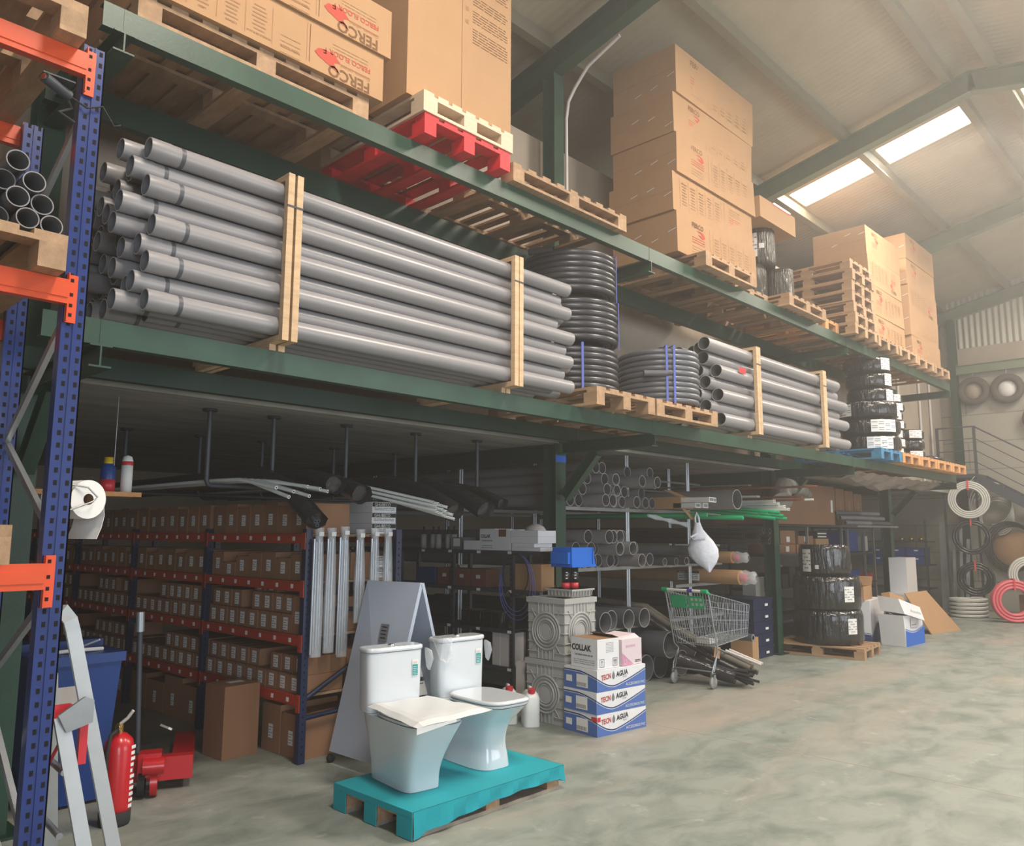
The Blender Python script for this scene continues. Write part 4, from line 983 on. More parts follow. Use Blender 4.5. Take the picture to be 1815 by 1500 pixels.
for i, y in enumerate((.55, .85)): ds_box(y, .70, .24, .14, 'film', 'fittings_bag', 'black plastic bag of fittings on the dark shelves, %s one' % ('right', 'left')[i], 'bag')
b = MB().box(0, .23, 0, .22, 0, .30, 'panel_e').patch((0, .12, 0), (0, -1, 0), (0, 0, 1), .01, .3, 'white', .002)
put(b, 'pale_carton', (5.50, 5.30, .362), 'tall pale grey carton on the lowest visible dark shelf, right of the toilets', 'carton')
b = MB().box(0, .12, 0, .1, 0, .46, 'panel_e'); put(b, 'board_offcut', (5.33, 4.95, .001), 'narrow grey board standing beside the chamber stack', 'board')
# on the top shelf
def collak(b, w_, h_, dx=.0):
    b.text('COLLAK', h_*.22, (0, w_*.94, h_*.58), (0, -1, 0), (0, 0, 1), 'black', .002, sx=.78, bold=.03); lines(b, (0, w_*.85, h_*.42), (0, -1, 0), (0, 0, 1), w_*.7, 1, .02, 'greyprint', .5); lines(b, (0, w_*.85, h_*.2), (0, -1, 0), (0, 0, 1), w_*.7, 2, .02, 'black', .2)
    b.box(.002, .24, .002, w_-.002, h_, h_+.001, 'carton_in')
zz = 1.43
def topbox(y, w_, h_, m, nm, label, cat, z=zz, extra=None, d_=.25, x=5.48): b = MB().box(0, d_, 0, w_, 0, h_, m); (extra(b) if extra else None); return put(b, nm, (x, 4.90+y*.96, z+.001), label, cat)
topbox(.60, .21, .205, 'whitebox', 'open_carton', 'open white printed carton on the top dark shelf, under the black sleeves', 'carton', extra=lambda b: collak(b, .21, .205))
topbox(.39, .20, .20, 'whitebox', 'open_carton', 'white carton with a brown cut-out front on the top dark shelf', 'carton', extra=lambda b: b.patch((0, .15, .13), (0, -1, 0), (0, 0, 1), .1, .07, 'brownpipe', .002))
topbox(.83, .22, .09, 'whitebox', 'flat_carton', 'low grey carton left of the open printed carton, top dark shelf', 'carton')
for i, (y, w_, h_) in enumerate(((-.01, .36, .035), (.07, .28, .035), (.02, .35, .06), (.02, .345, .055))):
    z_ = zz+(0, .036, .072, .133)[i]; topbox(y, w_, h_, 'whitebox', 'flat_carton', 'flat white carton in the pile of four by the column, %s' % ('lowest', 'second', 'third', 'top')[i], 'carton', z_, lambda b, w=w_, h=h_: b.patch((0, w, 0), (0, -1, 0), (0, 0, 1), .002, h, 'greyprint', .002))
tag(MB().loft([[(5.60+.09*math.cos(a*PI/8)*s, 5.06+.11*math.sin(a*PI/8)*s, 1.43+.19+.05*zq) for a in range(16)] for s, zq in ((1, 0), (1, .1), (.8, .7), (.35, 1.2), (.05, 1.25))], 'panel_e', True, True).build('plastic_dome'), 'pale dome-shaped fitting on the pile of flat white cartons', 'fitting')
for i in range(5):
    t = thing('cartridge', 'grey cartridge standing on the top dark shelf, %s from the right' % ('first', 'second', 'third', 'fourth', 'fifth')[i], 'cartridge', (5.56+.03*(i % 2), 6.15+.12*i, zz+.001), 0, 'cartridges on the top dark shelf')
    MB().lathe([(0, 0), (.032, 0), (.032, .15), (0, .15)], 'greyplast', cap=False, seg=14).build('body', t); MB().lathe([(.03, .15), (.012, .17), (.01, .23), (0, .23)], 'rubber', cap=False, seg=12).build('nozzle', t)
ds_box(1.1-.02, 1.43, .16, .12, 'greyprint', 'tin', 'dark grey tin with a pale front on the top dark shelf', 'tin', lambda b: b.patch((0, .14, .03), (0, -1, 0), (0, 0, 1), .1, .08, 'white', .002))
# cable loops hanging before the shelves
for i, (R1, R2, m, lb) in enumerate(((.23, .30, 'bluewire', 'largest loop of thin violet cable hanging before the dark shelves'), (.21, .28, 'bluewire', 'middle loop of thin violet cable hanging before the dark shelves'), (.185, .26, 'bluewire', 'smallest loop of thin violet cable hanging before the dark shelves'), (.16, .19, 'rubber', 'loop of black cable hanging before the dark shelves'))):
    P = [(5.465-.006*i, 5.17+R1*math.cos(a*PI/18), 1.40-R2+R2*math.sin(a*PI/18)) for a in range(36)]
    tag(MB().tube(P, .0035 if i < 3 else .007, m, 6, closed=True).build('cable_loop'), lb, 'cable')
# two drilled strips leaning by the column
for i, (x, y, h_) in enumerate(((5.74, 4.98, 1.33), (5.76, 4.93, 1.12))):
    b = MB().box(0, .003, 0, .05, 0, h_, 'steel')
    for q in range(int(h_/.05)): b.box(-.001, 0, .012, .02, .02+q*.05, .04+q*.05, 'hole').box(-.001, 0, .03, .038, .02+q*.05, .04+q*.05, 'hole')
    o = put(b, 'perforated_strip', (x-.05, y-.02, 0.001), '%s perforated steel strip leaning on the green column' % ('taller', 'shorter')[i], 'strip'); o.rotation_euler = (0.0, .03, 0)
# ================================================================== PIPES HUNG UNDER THE SLAB
for row, (xs, y, m) in enumerate((((2.54, 3.04, 3.69, 4.41, 5.15), 5.39, 'darksteel'), ((2.56, 3.2, 3.81, 4.61, 5.4), 6.95, 'darksteel'))):
    t = thing('pipe_hanger', 'black pipe trapeze hung from the concrete slab, %s one' % ('front', 'rear')[row], 'hanger', (0, y, 0))
    for x in xs:
        b = MB().tube([(x, 0, 2.458), (x, 0, 1.955), (x+.015, 0, 1.925), (x+.04, 0, 1.92)], .017, 'darksteel', 10).lathe([(.05, 2.44), (.05, 2.459)], 'rubber', (x, 0, 0), 14); b.build('drop', t)
    MB().rod((xs[0]+.03, 0, 1.92), (xs[-1]+.05, 0, 1.92), .017, 'darksteel', 10).build('crossbar', t)
def sleeve(pts, r, label, m='bagblack', flare=1.0, tubes=(), name='sleeved_pipe_pack', tm='whitepipe', tr=.011, squash=.75):
    t = thing(name, label, 'pipe pack', pts[0]); o = Vector(pts[0]); P = [Vector(p)-o for p in pts]; n = len(P); rg = []
    r_ = random.Random(int(r*1000+pts[0][0]*10))
    for i in range(n):
        tn = (P[min(i+1, n-1)]-P[max(i-1, 0)]).normalized(); a = tn.cross(Vector((0, 0, 1))).normalized(); u = a.cross(tn)
        k_ = flare if i == n-1 else 1.0
        rg.append([tuple(P[i]+a*(r*k_*math.cos(2*PI*j/14)*r_.uniform(.9, 1.1))+u*(r*squash*k_*math.sin(2*PI*j/14)*r_.uniform(.88, 1.1))) for j in range(14)])
    MB().loft(rg, m, True, False).loft([[tuple(Vector(v)*1.0) for v in rg[-1]], [tuple(P[-1]+(Vector(v)-P[-1])*.8-(P[-1]-P[-2]).normalized()*.04) for v in rg[-1]]], m, False, True).build('sleeve', t)
    for dx, dz, L_ in tubes:
        tn = (P[-1]-P[-2]).normalized(); a = tn.cross(Vector((0, 0, 1))).normalized(); s = P[-1]+a*dx+Vector((0, 0, dz))-tn*.05
        MB().pipe(s, s+tn*(L_+.05)+Vector((0, 0, -L_*.08)), tr, tr*.6, tm, 'hole', tm, 10).build('tube', t)
    return t
HZ = 1.94
def run(x0, x1, ye, ze, r, ymid=5.39, yb=8.6): return [(x0, yb, HZ+r*.7), (x0+(x1-x0)*.3, 6.95, HZ+r*.72), (x0+(x1-x0)*.6, ymid, HZ+r*.78), (x0+(x1-x0)*.85, (ymid+ye)/2, HZ+r*.6+(ze-HZ)*.35), (x1, ye, ze)]
sleeve(run(2.90, 3.0, 4.70, 1.67, .09), .082, 'black plastic sleeve of thin pipes drooping lowest under the slab at left', tubes=((-.015, .0, .0), (.015, .005, .01), (0, -.02, .01)), tm='pvc_dk', tr=.014, flare=1.05)
sleeve(run(3.09, 3.20, 4.78, 1.93, .09), .082, 'black plastic sleeve above the white pipes, second from the left', flare=1.1)
sleeve(run(3.28, 3.42, 4.78, 1.87, .09), .082, 'black plastic sleeve left of the yellowed white pipe pack', flare=1.15)
sleeve(run(4.05, 4.30, 4.75, 1.75, .09), .082, 'long black plastic sleeve right of the yellowed white pipe pack', flare=1.3)
sleeve(run(4.35, 4.62, 4.72, 1.78, .09), .082, 'long black plastic sleeve with a ragged end, third of the right group', flare=1.25)
sleeve(run(4.75, 4.88, 4.78, 1.84, .09), .055, 'rightmost long black plastic sleeve under the slab, by the column', flare=1.2)
# loose white pipes
wl = ((2.58, 2.70, 4.72, 1.885), (2.608, 2.76, 4.66, 1.825), (2.636, 2.83, 4.72, 1.865), (2.664, 2.90, 4.64, 1.835), (2.692, 2.96, 4.76, 1.905), (2.72, 3.02, 4.70, 1.89), (2.748, 3.08, 4.70, 1.875))
for i, (a0, a1, ye, ze) in enumerate(wl):
    P = [(a0, 8.2, HZ+.016), (a0, 6.95, HZ+.016), (a0+.03, 5.39, HZ+.016), ((a0+a1)/2, 5.1, HZ+.012), (a1, ye, ze)]
    b = MB().tube(P, .0125, 'whitepipe', 10); q = Vector(P[-1]); d_ = (q-Vector(P[-2])).normalized(); b.rod(q, q+d_*.001, .006, 'hole', 8)
    tag(along(b.build('white_pipe'), P[0], P[-1]), 'loose bendy white pipe of the left bundle on the front trapeze, %s from the left' % OR[i], 'pipe', 'loose white pipes on the trapeze')
r_ = random.Random(3)
for i in range(16):
    a0 = 3.46+.027*(i % 6); z0 = .016+.028*(i//6); a1 = 3.92+.036*(i % 6); ye = 4.55+r_.uniform(-.02, .03); ze = 1.70+.032*(i//6)+.012*(5-i % 6)
    P = [(a0, 7.6, HZ+z0), (a0, 6.95, HZ+z0), (a0+.06, 5.39, HZ+z0), (a0*.45+a1*.55, 5.0, (HZ+z0)*.55+ze*.45), (a1, ye, ze)]
    b = MB().tube(P, .0112, 'whitepipe', 8); q = Vector(P[-1]); d_ = (q-Vector(P[-2])).normalized(); b.rod(q, q+d_*.001, .006, 'hole', 8)
    tag(along(b.build('white_pipe'), P[0], P[-1]), 'white pipe in the fanned pack sticking out above the dark shelves', 'pipe', 'fanned white pipes')
# ================================================================== TOILETS ON THE TEAL PALLET
tp = thing('display_pallet', 'pallet dressed in bright teal fabric carrying the two white toilets', 'pallet', (2.83, 3.42, 0))
PW, PD = 1.22, 0.72
b = MB(); nx, ny = 24, 10
def tz(x, y): return .146+.0015*math.sin(x*9)*math.sin(y*11)
for i in range(nx):
    for j in range(ny):
        x0, x1, y0, y1 = PW*i/nx, PW*(i+1)/nx, PD*j/ny, PD*(j+1)/ny
        n = b.vs([(x0, y0, tz(x0, y0)), (x1, y0, tz(x1, y0)), (x1, y1, tz(x1, y1)), (x0, y1, tz(x0, y1))]); b.face((n, n+1, n+2, n+3), 'teal', True)
def fold(p, q, hs, seg=26, am=.008, out=(0, -1)):      # hanging edge with soft folds
    p, q = Vector(p), Vector(q); rows = 5
    for i in range(seg):
        for r in range(rows):
            P = []
            for (u, v) in ((i, r), (i+1, r), (i+1, r+1), (i, r+1)):
                s = u/seg; hh = hs(s); t_ = v/rows; a = am*t_*math.sin(s*31+t_*2.3)*(1+.5*math.sin(s*77)); o = p.lerp(q, s)
                P.append((o.x+out[0]*(a+.006*t_*0), o.y+out[1]*(a+.004), .146-hh*t_))
            n = b.vs(P[::-1] if out[0] < 0 else P); b.face((n, n+1, n+2, n+3), 'teal', True)
fold((0, 0, 0), (PW, 0, 0), lambda s: .118-.035*math.sin(s*2.6)**2-.03*s*s+.02*(s > .97)+.02*(s < .05))
fold((PW, 0, 0), (PW, PD, 0), lambda s: .10, out=(1, 0)); fold((0, PD, 0), (PW, PD, 0), lambda s: .08, out=(0, 1))
b.build('fabric_cover', tp)
b = MB()       # left end: strip and three flaps down over the blocks
b.box(-.006, -.001, 0, PD, .112, .147, 'teal')
for y0, y1 in ((0.0, .13), (.31, .42), (.60, PD)): b.box(-.006, -.001, y0, y1, .004, .113, 'teal')
b.build('end_flaps', tp)
MB().box(.004, PW-.006, .006, PD-.006, .1, .143, 'wood').build('deck', tp)
for cy in (.07, PD/2, PD-.07):
    for cx in (.06, PW/2, PW-.08): MB().box(cx-.055, cx+.055, cy-.05, cy+.05, .022, .1, 'wood').build('block', tp)
    MB().box(.004, PW-.02, cy-.05, cy+.05, .001, .022, 'wood_grey').build('bottom_board', tp)
def sring(hx, y0, y1, z, n=40, p=4.0, dx=0.0):
    """rounded rectangle ring; y0 front (negative), y1 back"""
    cy, hy = (y0+y1)/2, (y1-y0)/2; R_ = []
    for j in range(n):
        a = 2*PI*j/n; c, s = math.cos(a), math.sin(a)
        R_.append((dx+hx*math.copysign(abs(c)**(2/p), c), cy+hy*math.copysign(abs(s)**(2/p), s), z))
    return R_
def smooth_rings(keys, m=6):
    out = []
    for i in range(len(keys)-1):
        k0 = keys[max(i-1, 0)]; k1 = keys[i]; k2 = keys[i+1]; k3 = keys[min(i+2, len(keys)-1)]
        for j in range(m):
            t = j/m; out.append(tuple(.5*((2*b_)+(-a+c)*t+(2*a-5*b_+4*c-d)*t*t+(-a+3*b_-3*c+d)*t**3) for a, b_, c, d in zip(k0, k1, k2, k3)))
    out.append(keys[-1]); return out
def toilet(loc, keys, p, label, rz=0):
    t = thing('toilet', label, 'toilet', loc, rz)
    rg = [sring(k[1], k[2], k[3], k[0], 44, p) for k in smooth_rings(keys)]
    MB().loft(rg, 'ceramic', True, True).build('pan', t)
    z0 = keys[-1][0]
    rg = [sring(.178, -.145, -.003, z0+.002, 44, 5), sring(.186, -.150, -.001, z0+.03, 44, 5), sring(.192, -.150, 0, z0+.30, 44, 5), sring(.193, -.150, 0, z0+.345, 44, 5)]
    ci = MB().loft(rg, 'ceramic', True, True).build('cistern', t)
    l = MB().loft([sring(.196, -.155, .003, z0+.349, 44, 5), sring(.199, -.158, .004, z0+.354, 44, 5), sring(.199, -.158, .004, z0+.370, 44, 5), sring(.192, -.152, .0, z0+.376, 44, 5)], 'ceramic', True, True).build('cistern_lid', t)
    MB().lathe([(.0, 0), (.022, 0), (.022, .006), (.016, .010), (0, .010)], 'chrome', (0, -.075, z0+.376), 20, cap=False).build('flush_button', l)
    s = MB().loft([sring(.180, -.655, -.165, z0+.004, 44, 3.6), sring(.186, -.662, -.162, z0+.012, 44, 3.6), sring(.186, -.662, -.162, z0+.020, 44, 3.6)], 'ceramic', True, True).build('seat', t)
    MB().loft([sring(.184, -.664, -.163, z0+.024, 44, 3.6), sring(.188, -.668, -.160, z0+.030, 44, 3.6), sring(.187, -.666, -.161, z0+.038, 44, 3.6), sring(.170, -.645, -.170, z0+.044, 44, 3.6)], 'ceramic', True, True).build('seat_lid', t)
    st = MB().patch((.105, -.150, z0+.19), (1, 0, 0), (0, 0, 1), .045, .10, 'white', .003).patch((.108, -.150, z0+.193), (1, 0, 0), (0, 0, 1), .039, .066, 'aqua', .004)
    for i in range(5): st.patch((.112, -.150, z0+.20+.011*i), (1, 0, 0), (0, 0, 1), .03-.003*(i % 3), .003, 'white', .005)
    st.patch((.114, -.150, z0+.265), (1, 0, 0), (0, 0, 1), .028, .012, 'pinkbox', .005); st.build('sticker', ci)
    return t
T1 = toilet((3.165, 4.13, .149), [(0, .122, -.49, -.03), (.10, .126, -.50, -.025), (.20, .142, -.54, -.015), (.30, .164, -.60, -.005), (.38, .182, -.655, 0)], 5.5, 'white toilet on the teal pallet with a foam sheet over its seat', math.radians(-7.5))
T2 = toilet((3.735, 4.16, .149), [(0, .135, -.52, -.03), (.05, .130, -.515, -.03), (.15, .120, -.50, -.025), (.25, .130, -.525, -.015), (.33, .162, -.60, -.005), (.385, .183, -.66, 0)], 3.6, 'white toilet on the teal pallet with a bare closed lid and a curved foot', math.radians(-4))
b = MB(); G = 14; O = Vector((2.955, 4.0, .585))
corn = [Vector((2.945, 4.00, .588)), Vector((3.37, 3.96, .590)), Vector((3.435, 3.44, .575)), Vector((2.87, 3.45, .568))]
P = [[None]*(G+1) for _ in range(G+1)]
for i in range(G+1):
    for j in range(G+1):
        u, v = i/G, j/G; q = corn[0]*(1-u)*(1-v)+corn[1]*u*(1-v)+corn[2]*u*v+corn[3]*(1-u)*v
        e = max(abs(u-.5), abs(v-.5))*2; q.z += -.022*max(0, e-.82)/.18+.004*math.sin(u*13+v*5)*math.sin(v*9)
        if u > .8 and v > .5: q.z += .03*(u-.8)
        q.z += .012; P[i][j] = q
for i in range(G):
    for j in range(G): n = b.vs([P[i][j], P[i][j+1], P[i+1][j+1], P[i+1][j]]); b.face((n, n+1, n+2, n+3), 'foam', True)
b.poly([P[0][G], P[G//2][G], P[G//2][G]+Vector((0, .0, -.012)), P[0][G]+Vector((0, 0, -.035))], 'foam')
tag(b.build('foam_sheet'), 'white foam wrapping sheet draped over the seat of the left toilet', 'wrapping')
for (x, y, z, w_, h_, lb) in ((3.36, 3.965, .83, .05, .09, 'scrap of clear film hanging from the left toilet cistern'), (3.935, 4.02, .82, .05, .09, 'scrap of clear film hanging from the right toilet cistern')):
    r_ = random.Random(int(x*100)); rg = [[(x+w_*.5*math.cos(a*PI/5)*s+dx, y+.03*math.sin(a*PI/5)*s, z+dz) for a in range(10)] for s, dx, dz in ((.3, 0, .05), (.9, .02, .03), (1.0, .03, -.02), (.6, .025, -.07), (.2, .03, -.09))]
    tag(MB().loft(rg, 'clear', False, False).build('film_scrap'), lb, 'film')
tag(MB().loft([[(3.535+.012*s, 3.998-.0, .92-.0), (3.60, 4.0-.012, .92), (3.61, 3.99, .80), (3.56, 3.99, .76), (3.528, 4.02, .78), (3.528, 4.1, .9)] for s in (0, 1)], 'clear', True, True).build('film_patch'), 'crumpled clear film over the left corner of the right toilet cistern', 'film')
# ================================================================== A-FRAME BOARDS
af = thing('display_boards', 'two pale grey boards leaning together as an A-frame behind the toilets', 'display stand', (0, 0, 0))
def board(B1, B2, R2, R1, th, nm, m):
    B1, B2, R1, R2 = map(Vector, (B1, B2, R1, R2)); n = (B2-B1).cross(R1-B1).normalized()*th
    MB().hexa([B1, B2, R2, R1], [B1-n, B2-n, R2-n, R1-n], m).poly([B1+n*.02, B2+n*.02, R2+n*.02, R1+n*.02], m).build(nm, af)
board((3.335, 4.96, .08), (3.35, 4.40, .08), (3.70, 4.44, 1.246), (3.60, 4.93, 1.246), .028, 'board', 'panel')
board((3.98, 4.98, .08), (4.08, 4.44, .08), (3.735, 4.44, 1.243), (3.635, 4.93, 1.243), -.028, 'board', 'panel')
b = MB(); B1, B2, R1 = Vector((3.335, 4.96, .08)), Vector((3.35, 4.40, .08)), Vector((3.60, 4.93, 1.246)); ux = (B2-B1).normalized(); uz = (R1-B1).normalized(); uz = (uz-ux*uz.dot(ux)).normalized(); n = ux.cross(uz)
o = B1+ux*.30+uz*.78+n*.003
b.poly([o, o+ux*.09, o+ux*.09+uz*.12, o+uz*.12], 'greyprint')
for i in range(4): q = o+ux*.015+uz*(.02+.025*i)+n*.001; b.poly([q, q+ux*.055, q+ux*.055+uz*.008, q+uz*.008], 'black')
b.build('info_label', af)
for x, y in ((3.35, 4.96), (3.37, 4.46), (3.97, 4.92), (4.05, 4.5)):
    w_ = MB().lathe([(0, -.012), (.028, -.012), (.028, .012), (0, .012)], 'rubber', (x, y, .029), 16, 'y', False).build('castor', af)
t = thing('sample_stand', 'narrow black stand with a column of white cards between the A-frame boards', 'stand', (3.80, 4.62, .001), -.15)
MB().box(0, .05, 0, .14, 0, .86, 'black').build('body', t)
for i in range(4): MB().box(.01, .12, -.006, -.002, .30+i*.13, .40+i*.13, 'white').patch((.02, -.006, .38+i*.13), (1, 0, 0), (0, 0, 1), .06, .008, 'greyprint').build('card', t)
# ================================================================== GREY CHAMBERS, TINS, BLUE BIN, CARTONS
def chamber(loc, s, h_, label, rz=0, face=True):
    t = thing('drain_chamber', label, 'plastic chamber', loc, rz)
    b = MB(); k_ = .012
    b.hexa([(k_, k_, 0), (s-k_, k_, 0), (s-k_, s-k_, 0), (k_, s-k_, 0)], [(.006, .006, h_-.04), (s-.006, .006, h_-.04), (s-.006, s-.006, h_-.04), (.006, s-.006, h_-.04)], 'greyplast')
    b.build('body', t)
    r = MB()
    for a in ((-.006, s+.006, -.006, .03), (-.006, s+.006, s-.03, s+.006), (-.006, .03, .03, s-.03), (s-.03, s+.006, .03, s-.03)): r.box(*a, h_-.045, h_-.001, 'greyplast')
    r.build('rim', t)
    for (o, xd) in (((0, s, 0), (0, -1, 0)), ((0, 0, 0), (1, 0, 0))):
        if not face: continue
        o, xd = Vector(o), Vector(xd); zd = Vector((0, 0, 1)); n = xd.cross(zd); q = MB(); c = o+xd*(s/2)+zd*(h_*.46)+n*-.004
        for R_, r_ in ((.155, .010), (.128, .007), (.098, .010), (.078, .005)):
            pts = [c+xd*(R_*math.cos(a*PI/20))+zd*(R_*math.sin(a*PI/20)) for a in range(40)]; q.tube(pts, r_, 'greyplast', 6, closed=True)
        def rib(x0, z0, x1, z1): q.rod(o+xd*x0+zd*z0-n*.003, o+xd*x1+zd*z1-n*.003, .0055, 'greyplast', 5)
        for f in (.30, .40, .50, .60, .70):
            d_ = math.sqrt(max(0, .165**2-(s*(f-.5))**2)); rib(s*f, h_*.46+d_, s*f, h_-.045); rib(s*f, .005, s*f, h_*.46-d_)
        for f in (.12, .28, .44, .60, .76):
            z = h_*f; d_ = math.sqrt(max(0, .165**2-(z-h_*.46)**2)); rib(.008, z, s/2-max(d_, .10), z); rib(s/2+max(d_, .10), z, s-.008, z)
        for sx in (-1, 1):
            for sz in (-1, 1): rib(s/2+sx*.115, h_*.46+sz*.115, s/2+sx*.165, h_*.46+sz*.18)
        q.build('moulded_rings', t)
    return t
chamber((5.275, 4.44, .001), .44, .52, 'grey plastic drain chamber with ring mouldings, lower of the big two')
chamber((5.282, 4.44, .523), .43, .52, 'grey plastic drain chamber with ring mouldings, upper of the big two')
t = thing('drain_chamber', 'small square grey chamber lid on top of the drain chamber stack', 'plastic chamber', (5.42, 4.47, 1.044))
b = MB().hexa([(.02, .02, 0), (.28, .02, 0), (.28, .28, 0), (.02, .28, 0)], [(0, 0, .07), (.30, 0, .07), (.30, .30, .07), (0, .30, .07)], 'greyplast').box(-.006, .306, -.006, .306, .055, .07, 'greyplast')
for i in range(7): b.box(-.004, .012, .03+.04*i, .034+.04*i, .01, .055, 'greyplast').box(.03+.04*i, .034+.04*i, -.004, .012, .01, .055, 'greyplast')
b.build('body', t)
for i, (x, y) in enumerate(((5.49, 4.60), (5.56, 4.56), (5.60, 4.64))):
    t = thing('tin', 'tall dark tin with a red foot under the blue bin, %s one' % ('left', 'middle', 'right')[i], 'tin', (x, y, 1.115))
    MB().lathe([(0, .05), (.036, .05), (.036, .185), (0, .185)], 'film', cap=False, seg=20).build('body', t); MB().lathe([(0, 0), (.037, 0), (.037, .05), (0, .05)], 'redplast', cap=False, seg=20).build('foot', t)
    q = MB(); a = cam_ang(x, y)
    for k_ in range(3): c_ = Vector((.0372*math.cos(a), .0372*math.sin(a), .085+.025*k_)); q.patch(c_, (-math.sin(a), math.cos(a), 0), (0, 0, 1), .018, .009, 'white', .0005)
    q.build('lettering', t)
t = thing('storage_bin', 'bright blue plastic storage bin upside down on the tall tins', 'bin', (5.42, 4.47, 1.302))
b = MB().hexa([(.0, .0, 0), (.33, .0, 0), (.33, .24, 0), (.0, .24, 0)], [(.01, .01, .17), (.31, .01, .17), (.31, .23, .17), (.01, .23, .17)], 'blueplast'); b.build('body', t)
MB().box(-.03, 0, .02, .22, .03, .13, 'blueplast').build('front_lip', t); MB().box(-.004, .334, -.006, .0, .0, .02, 'blueplast').box(.33, .338, 0, .24, .0, .02, 'blueplast').box(.29, .296, -.005, .0, .02, .17, 'blueplast').build('rim', t)
# three printed cartons
def wave(b, o, xd, w_, h_, f, seg=22):
    o, xd = Vector(o), Vector(xd); zd = Vector((0, 0, 1)); n = xd.cross(zd)*.0012
    def strip(lo, hi, m, k_):
        for i in range(seg):
            x0, x1 = w_*i/seg, w_*(i+1)/seg; a0, a1, c0, c1 = lo(i/seg), lo((i+1)/seg), hi(i/seg), hi((i+1)/seg)
            cl = lambda v: max(0.0, min(h_, v)); a0, a1, c0, c1 = map(cl, (a0, a1, c0, c1))
            if c0-a0+c1-a1 > 1e-5: b.poly([o+xd*x0+zd*a0+n*k_, o+xd*x1+zd*a1+n*k_, o+xd*x1+zd*c1+n*k_, o+xd*x0+zd*c0+n*k_], m)
    strip(lambda s: 0, lambda s: f(s)*h_, 'bluepaper', 1); strip(lambda s: f(s)*h_+.006, lambda s: f(s)*h_+.016, 'bluedeep', 1)
def fr(s): return .55-.42*math.sin(min(s, .34)/.34*PI/2)+(.0 if s < .34 else .62*((s-.34)/.66)**1.25)
def fl(s): return .80 if s < .45 else .80-.25*((s-.45)/.55)**1.4
for i in range(3):
    b = MB().box(0, .585, 0, .375, 0, .168, 'whitebox')
    wave(b, (0, 0, 0), (1, 0, 0), .585, .168, fr); wave(b, (0, .375, 0), (0, -1, 0), .375, .168, fl)
    b.text('TECN', .056, (.045, 0, .088), (1, 0, .08), (0, 0, 1), 'ink_r', .003, sx=.80, bold=.025); b.text('AGUA', .056, (.225, 0, .100), (1, 0, .08), (0, 0, 1), 'black', .003, sx=.88, bold=.025)
    b.poly([(.19+.016*math.cos(a*PI/6), -.003, .112+.026*math.sin(a*PI/6)+(.012 if a == 3 else 0)) for a in range(12)], 'greyprint'); b.text('Design', .018, (.30, 0, .087), (1, 0, .08), (0, 0, 1), 'greyprint', .003)
    b.text('ACCESORIOS PVC', .031, (.335, 0, .018), (1, 0, 0), (0, 0, 1), 'white', .003, sx=.95)
    b.patch((0, .23, .02), (0, -1, 0), (0, 0, 1), .13, .10, 'white', .003)
    for q in range(11): b.patch((0, .225-.010*q, .028), (0, -1, 0), (0, 0, 1), .004, .03, 'black', .004)
    lines(b, (0, .225, .10), (0, -1, 0), (0, 0, 1), .10, 3, .012, 'greyprint', .3, i+3)
    b.patch((0, .35, .05), (0, -1, 0), (0, 0, 1), .07, .05, 'white', .003)
    if i == 0: b.patch((-.0, .06, .115), (0, -1, 0), (0, 0, 1), .06, .034, 'redplast', .0045).patch((0, 0, .115), (1, 0, 0), (0, 0, 1), .035, .034, 'redplast', .0045)
    put(b, 'printed_carton', (5.205+(.0, -.004, .004)[i], 4.045, .001+i*.170), 'white and blue printed fittings carton of the floor stack, %s' % ('bottom one with a red sticker', 'middle one', 'top one')[i], 'carton', rz=-.105)
zc_ = .512
b = MB().box(0, .255, 0, .30, 0, .235, 'whitebox', top='carton_in')
b.text('COLLAK', .066, (0, .290, .135), (0, -1, 0), (0, 0, 1), 'black', .002, sx=.86, bold=.035); lines(b, (0, .25, .095), (0, -1, 0), (0, 0, 1), .2, 1, .02, 'greyprint', .5); lines(b, (0, .27, .06), (0, -1, 0), (0, 0, 1), .24, 3, .016, 'greyprint', .2)
lines(b, (.10, 0, .20), (1, 0, 0), (0, 0, 1), .09, 7, .012, 'greyprint', .22)
for x in (.025, .18):
    for (dx, dz, ww, hh) in ((0, 0, .05, .003), (0, .06, .05, .003), (0, 0, .003, .06), (.05, 0, .003, .063)): b.patch((x+dx, 0, .015+dz), (1, 0, 0), (0, 0, 1), ww, hh, 'black', .002)
    for dx in ((.024,) if x < .1 else (.013, .033)): b.patch((x+dx, 0, .025), (1, 0, 0), (0, 0, 1), .004, .035, 'black', .002); b.poly([(x+dx-.006, -.002, .055), (x+dx+.010, -.002, .055), (x+dx+.002, -.002, .068)], 'black')
o = put(b, 'printed_carton', (5.235, 4.06, zc_), 'white printed glue carton, open, on top of the blue and white cartons', 'carton', rz=-.105)
MB().hexa([(.255, .0, .235), (.259, .0, .235), (.259, .29, .235), (.255, .29, .235)], [(.19, .02, .262), (.194, .02, .262), (.194, .27, .262), (.19, .27, .262)], 'carton_in').build('flap', o)
b = MB().box(0, .26, 0, .28, 0, .21, 'pinkbox'); b.poly([(.0, -.002, .0), (.13, -.002, 0), (.0, -.002, .095)], 'pinkprint').poly([(.0, -.0025, .10), (.0, -.0025, .107), (.145, -.0025, .005), (.135, -.0025, .005)], 'pinkprint')
b.patch((0, .18, 0), (0, -1, 0), (0, 0, 1), .12, .21, 'pinkprint', .002).patch((0, .08, .01), (0, -1, 0), (0, 0, 1), .05, .18, 'white', .003)
b.text('SILICOLITE', .026, (.05, 0, .145), (1, 0, 0), (0, 0, 1), 'pinkprint', .002); lines(b, (.17, 0, .03), (1, 0, 0), (0, 0, 1), .075, 2, .012, 'black', .5)
b.text('LI', .06, (.02, 0, .01), (1, 0, 0), (0, 0, 1), 'pinkbox', .0035)
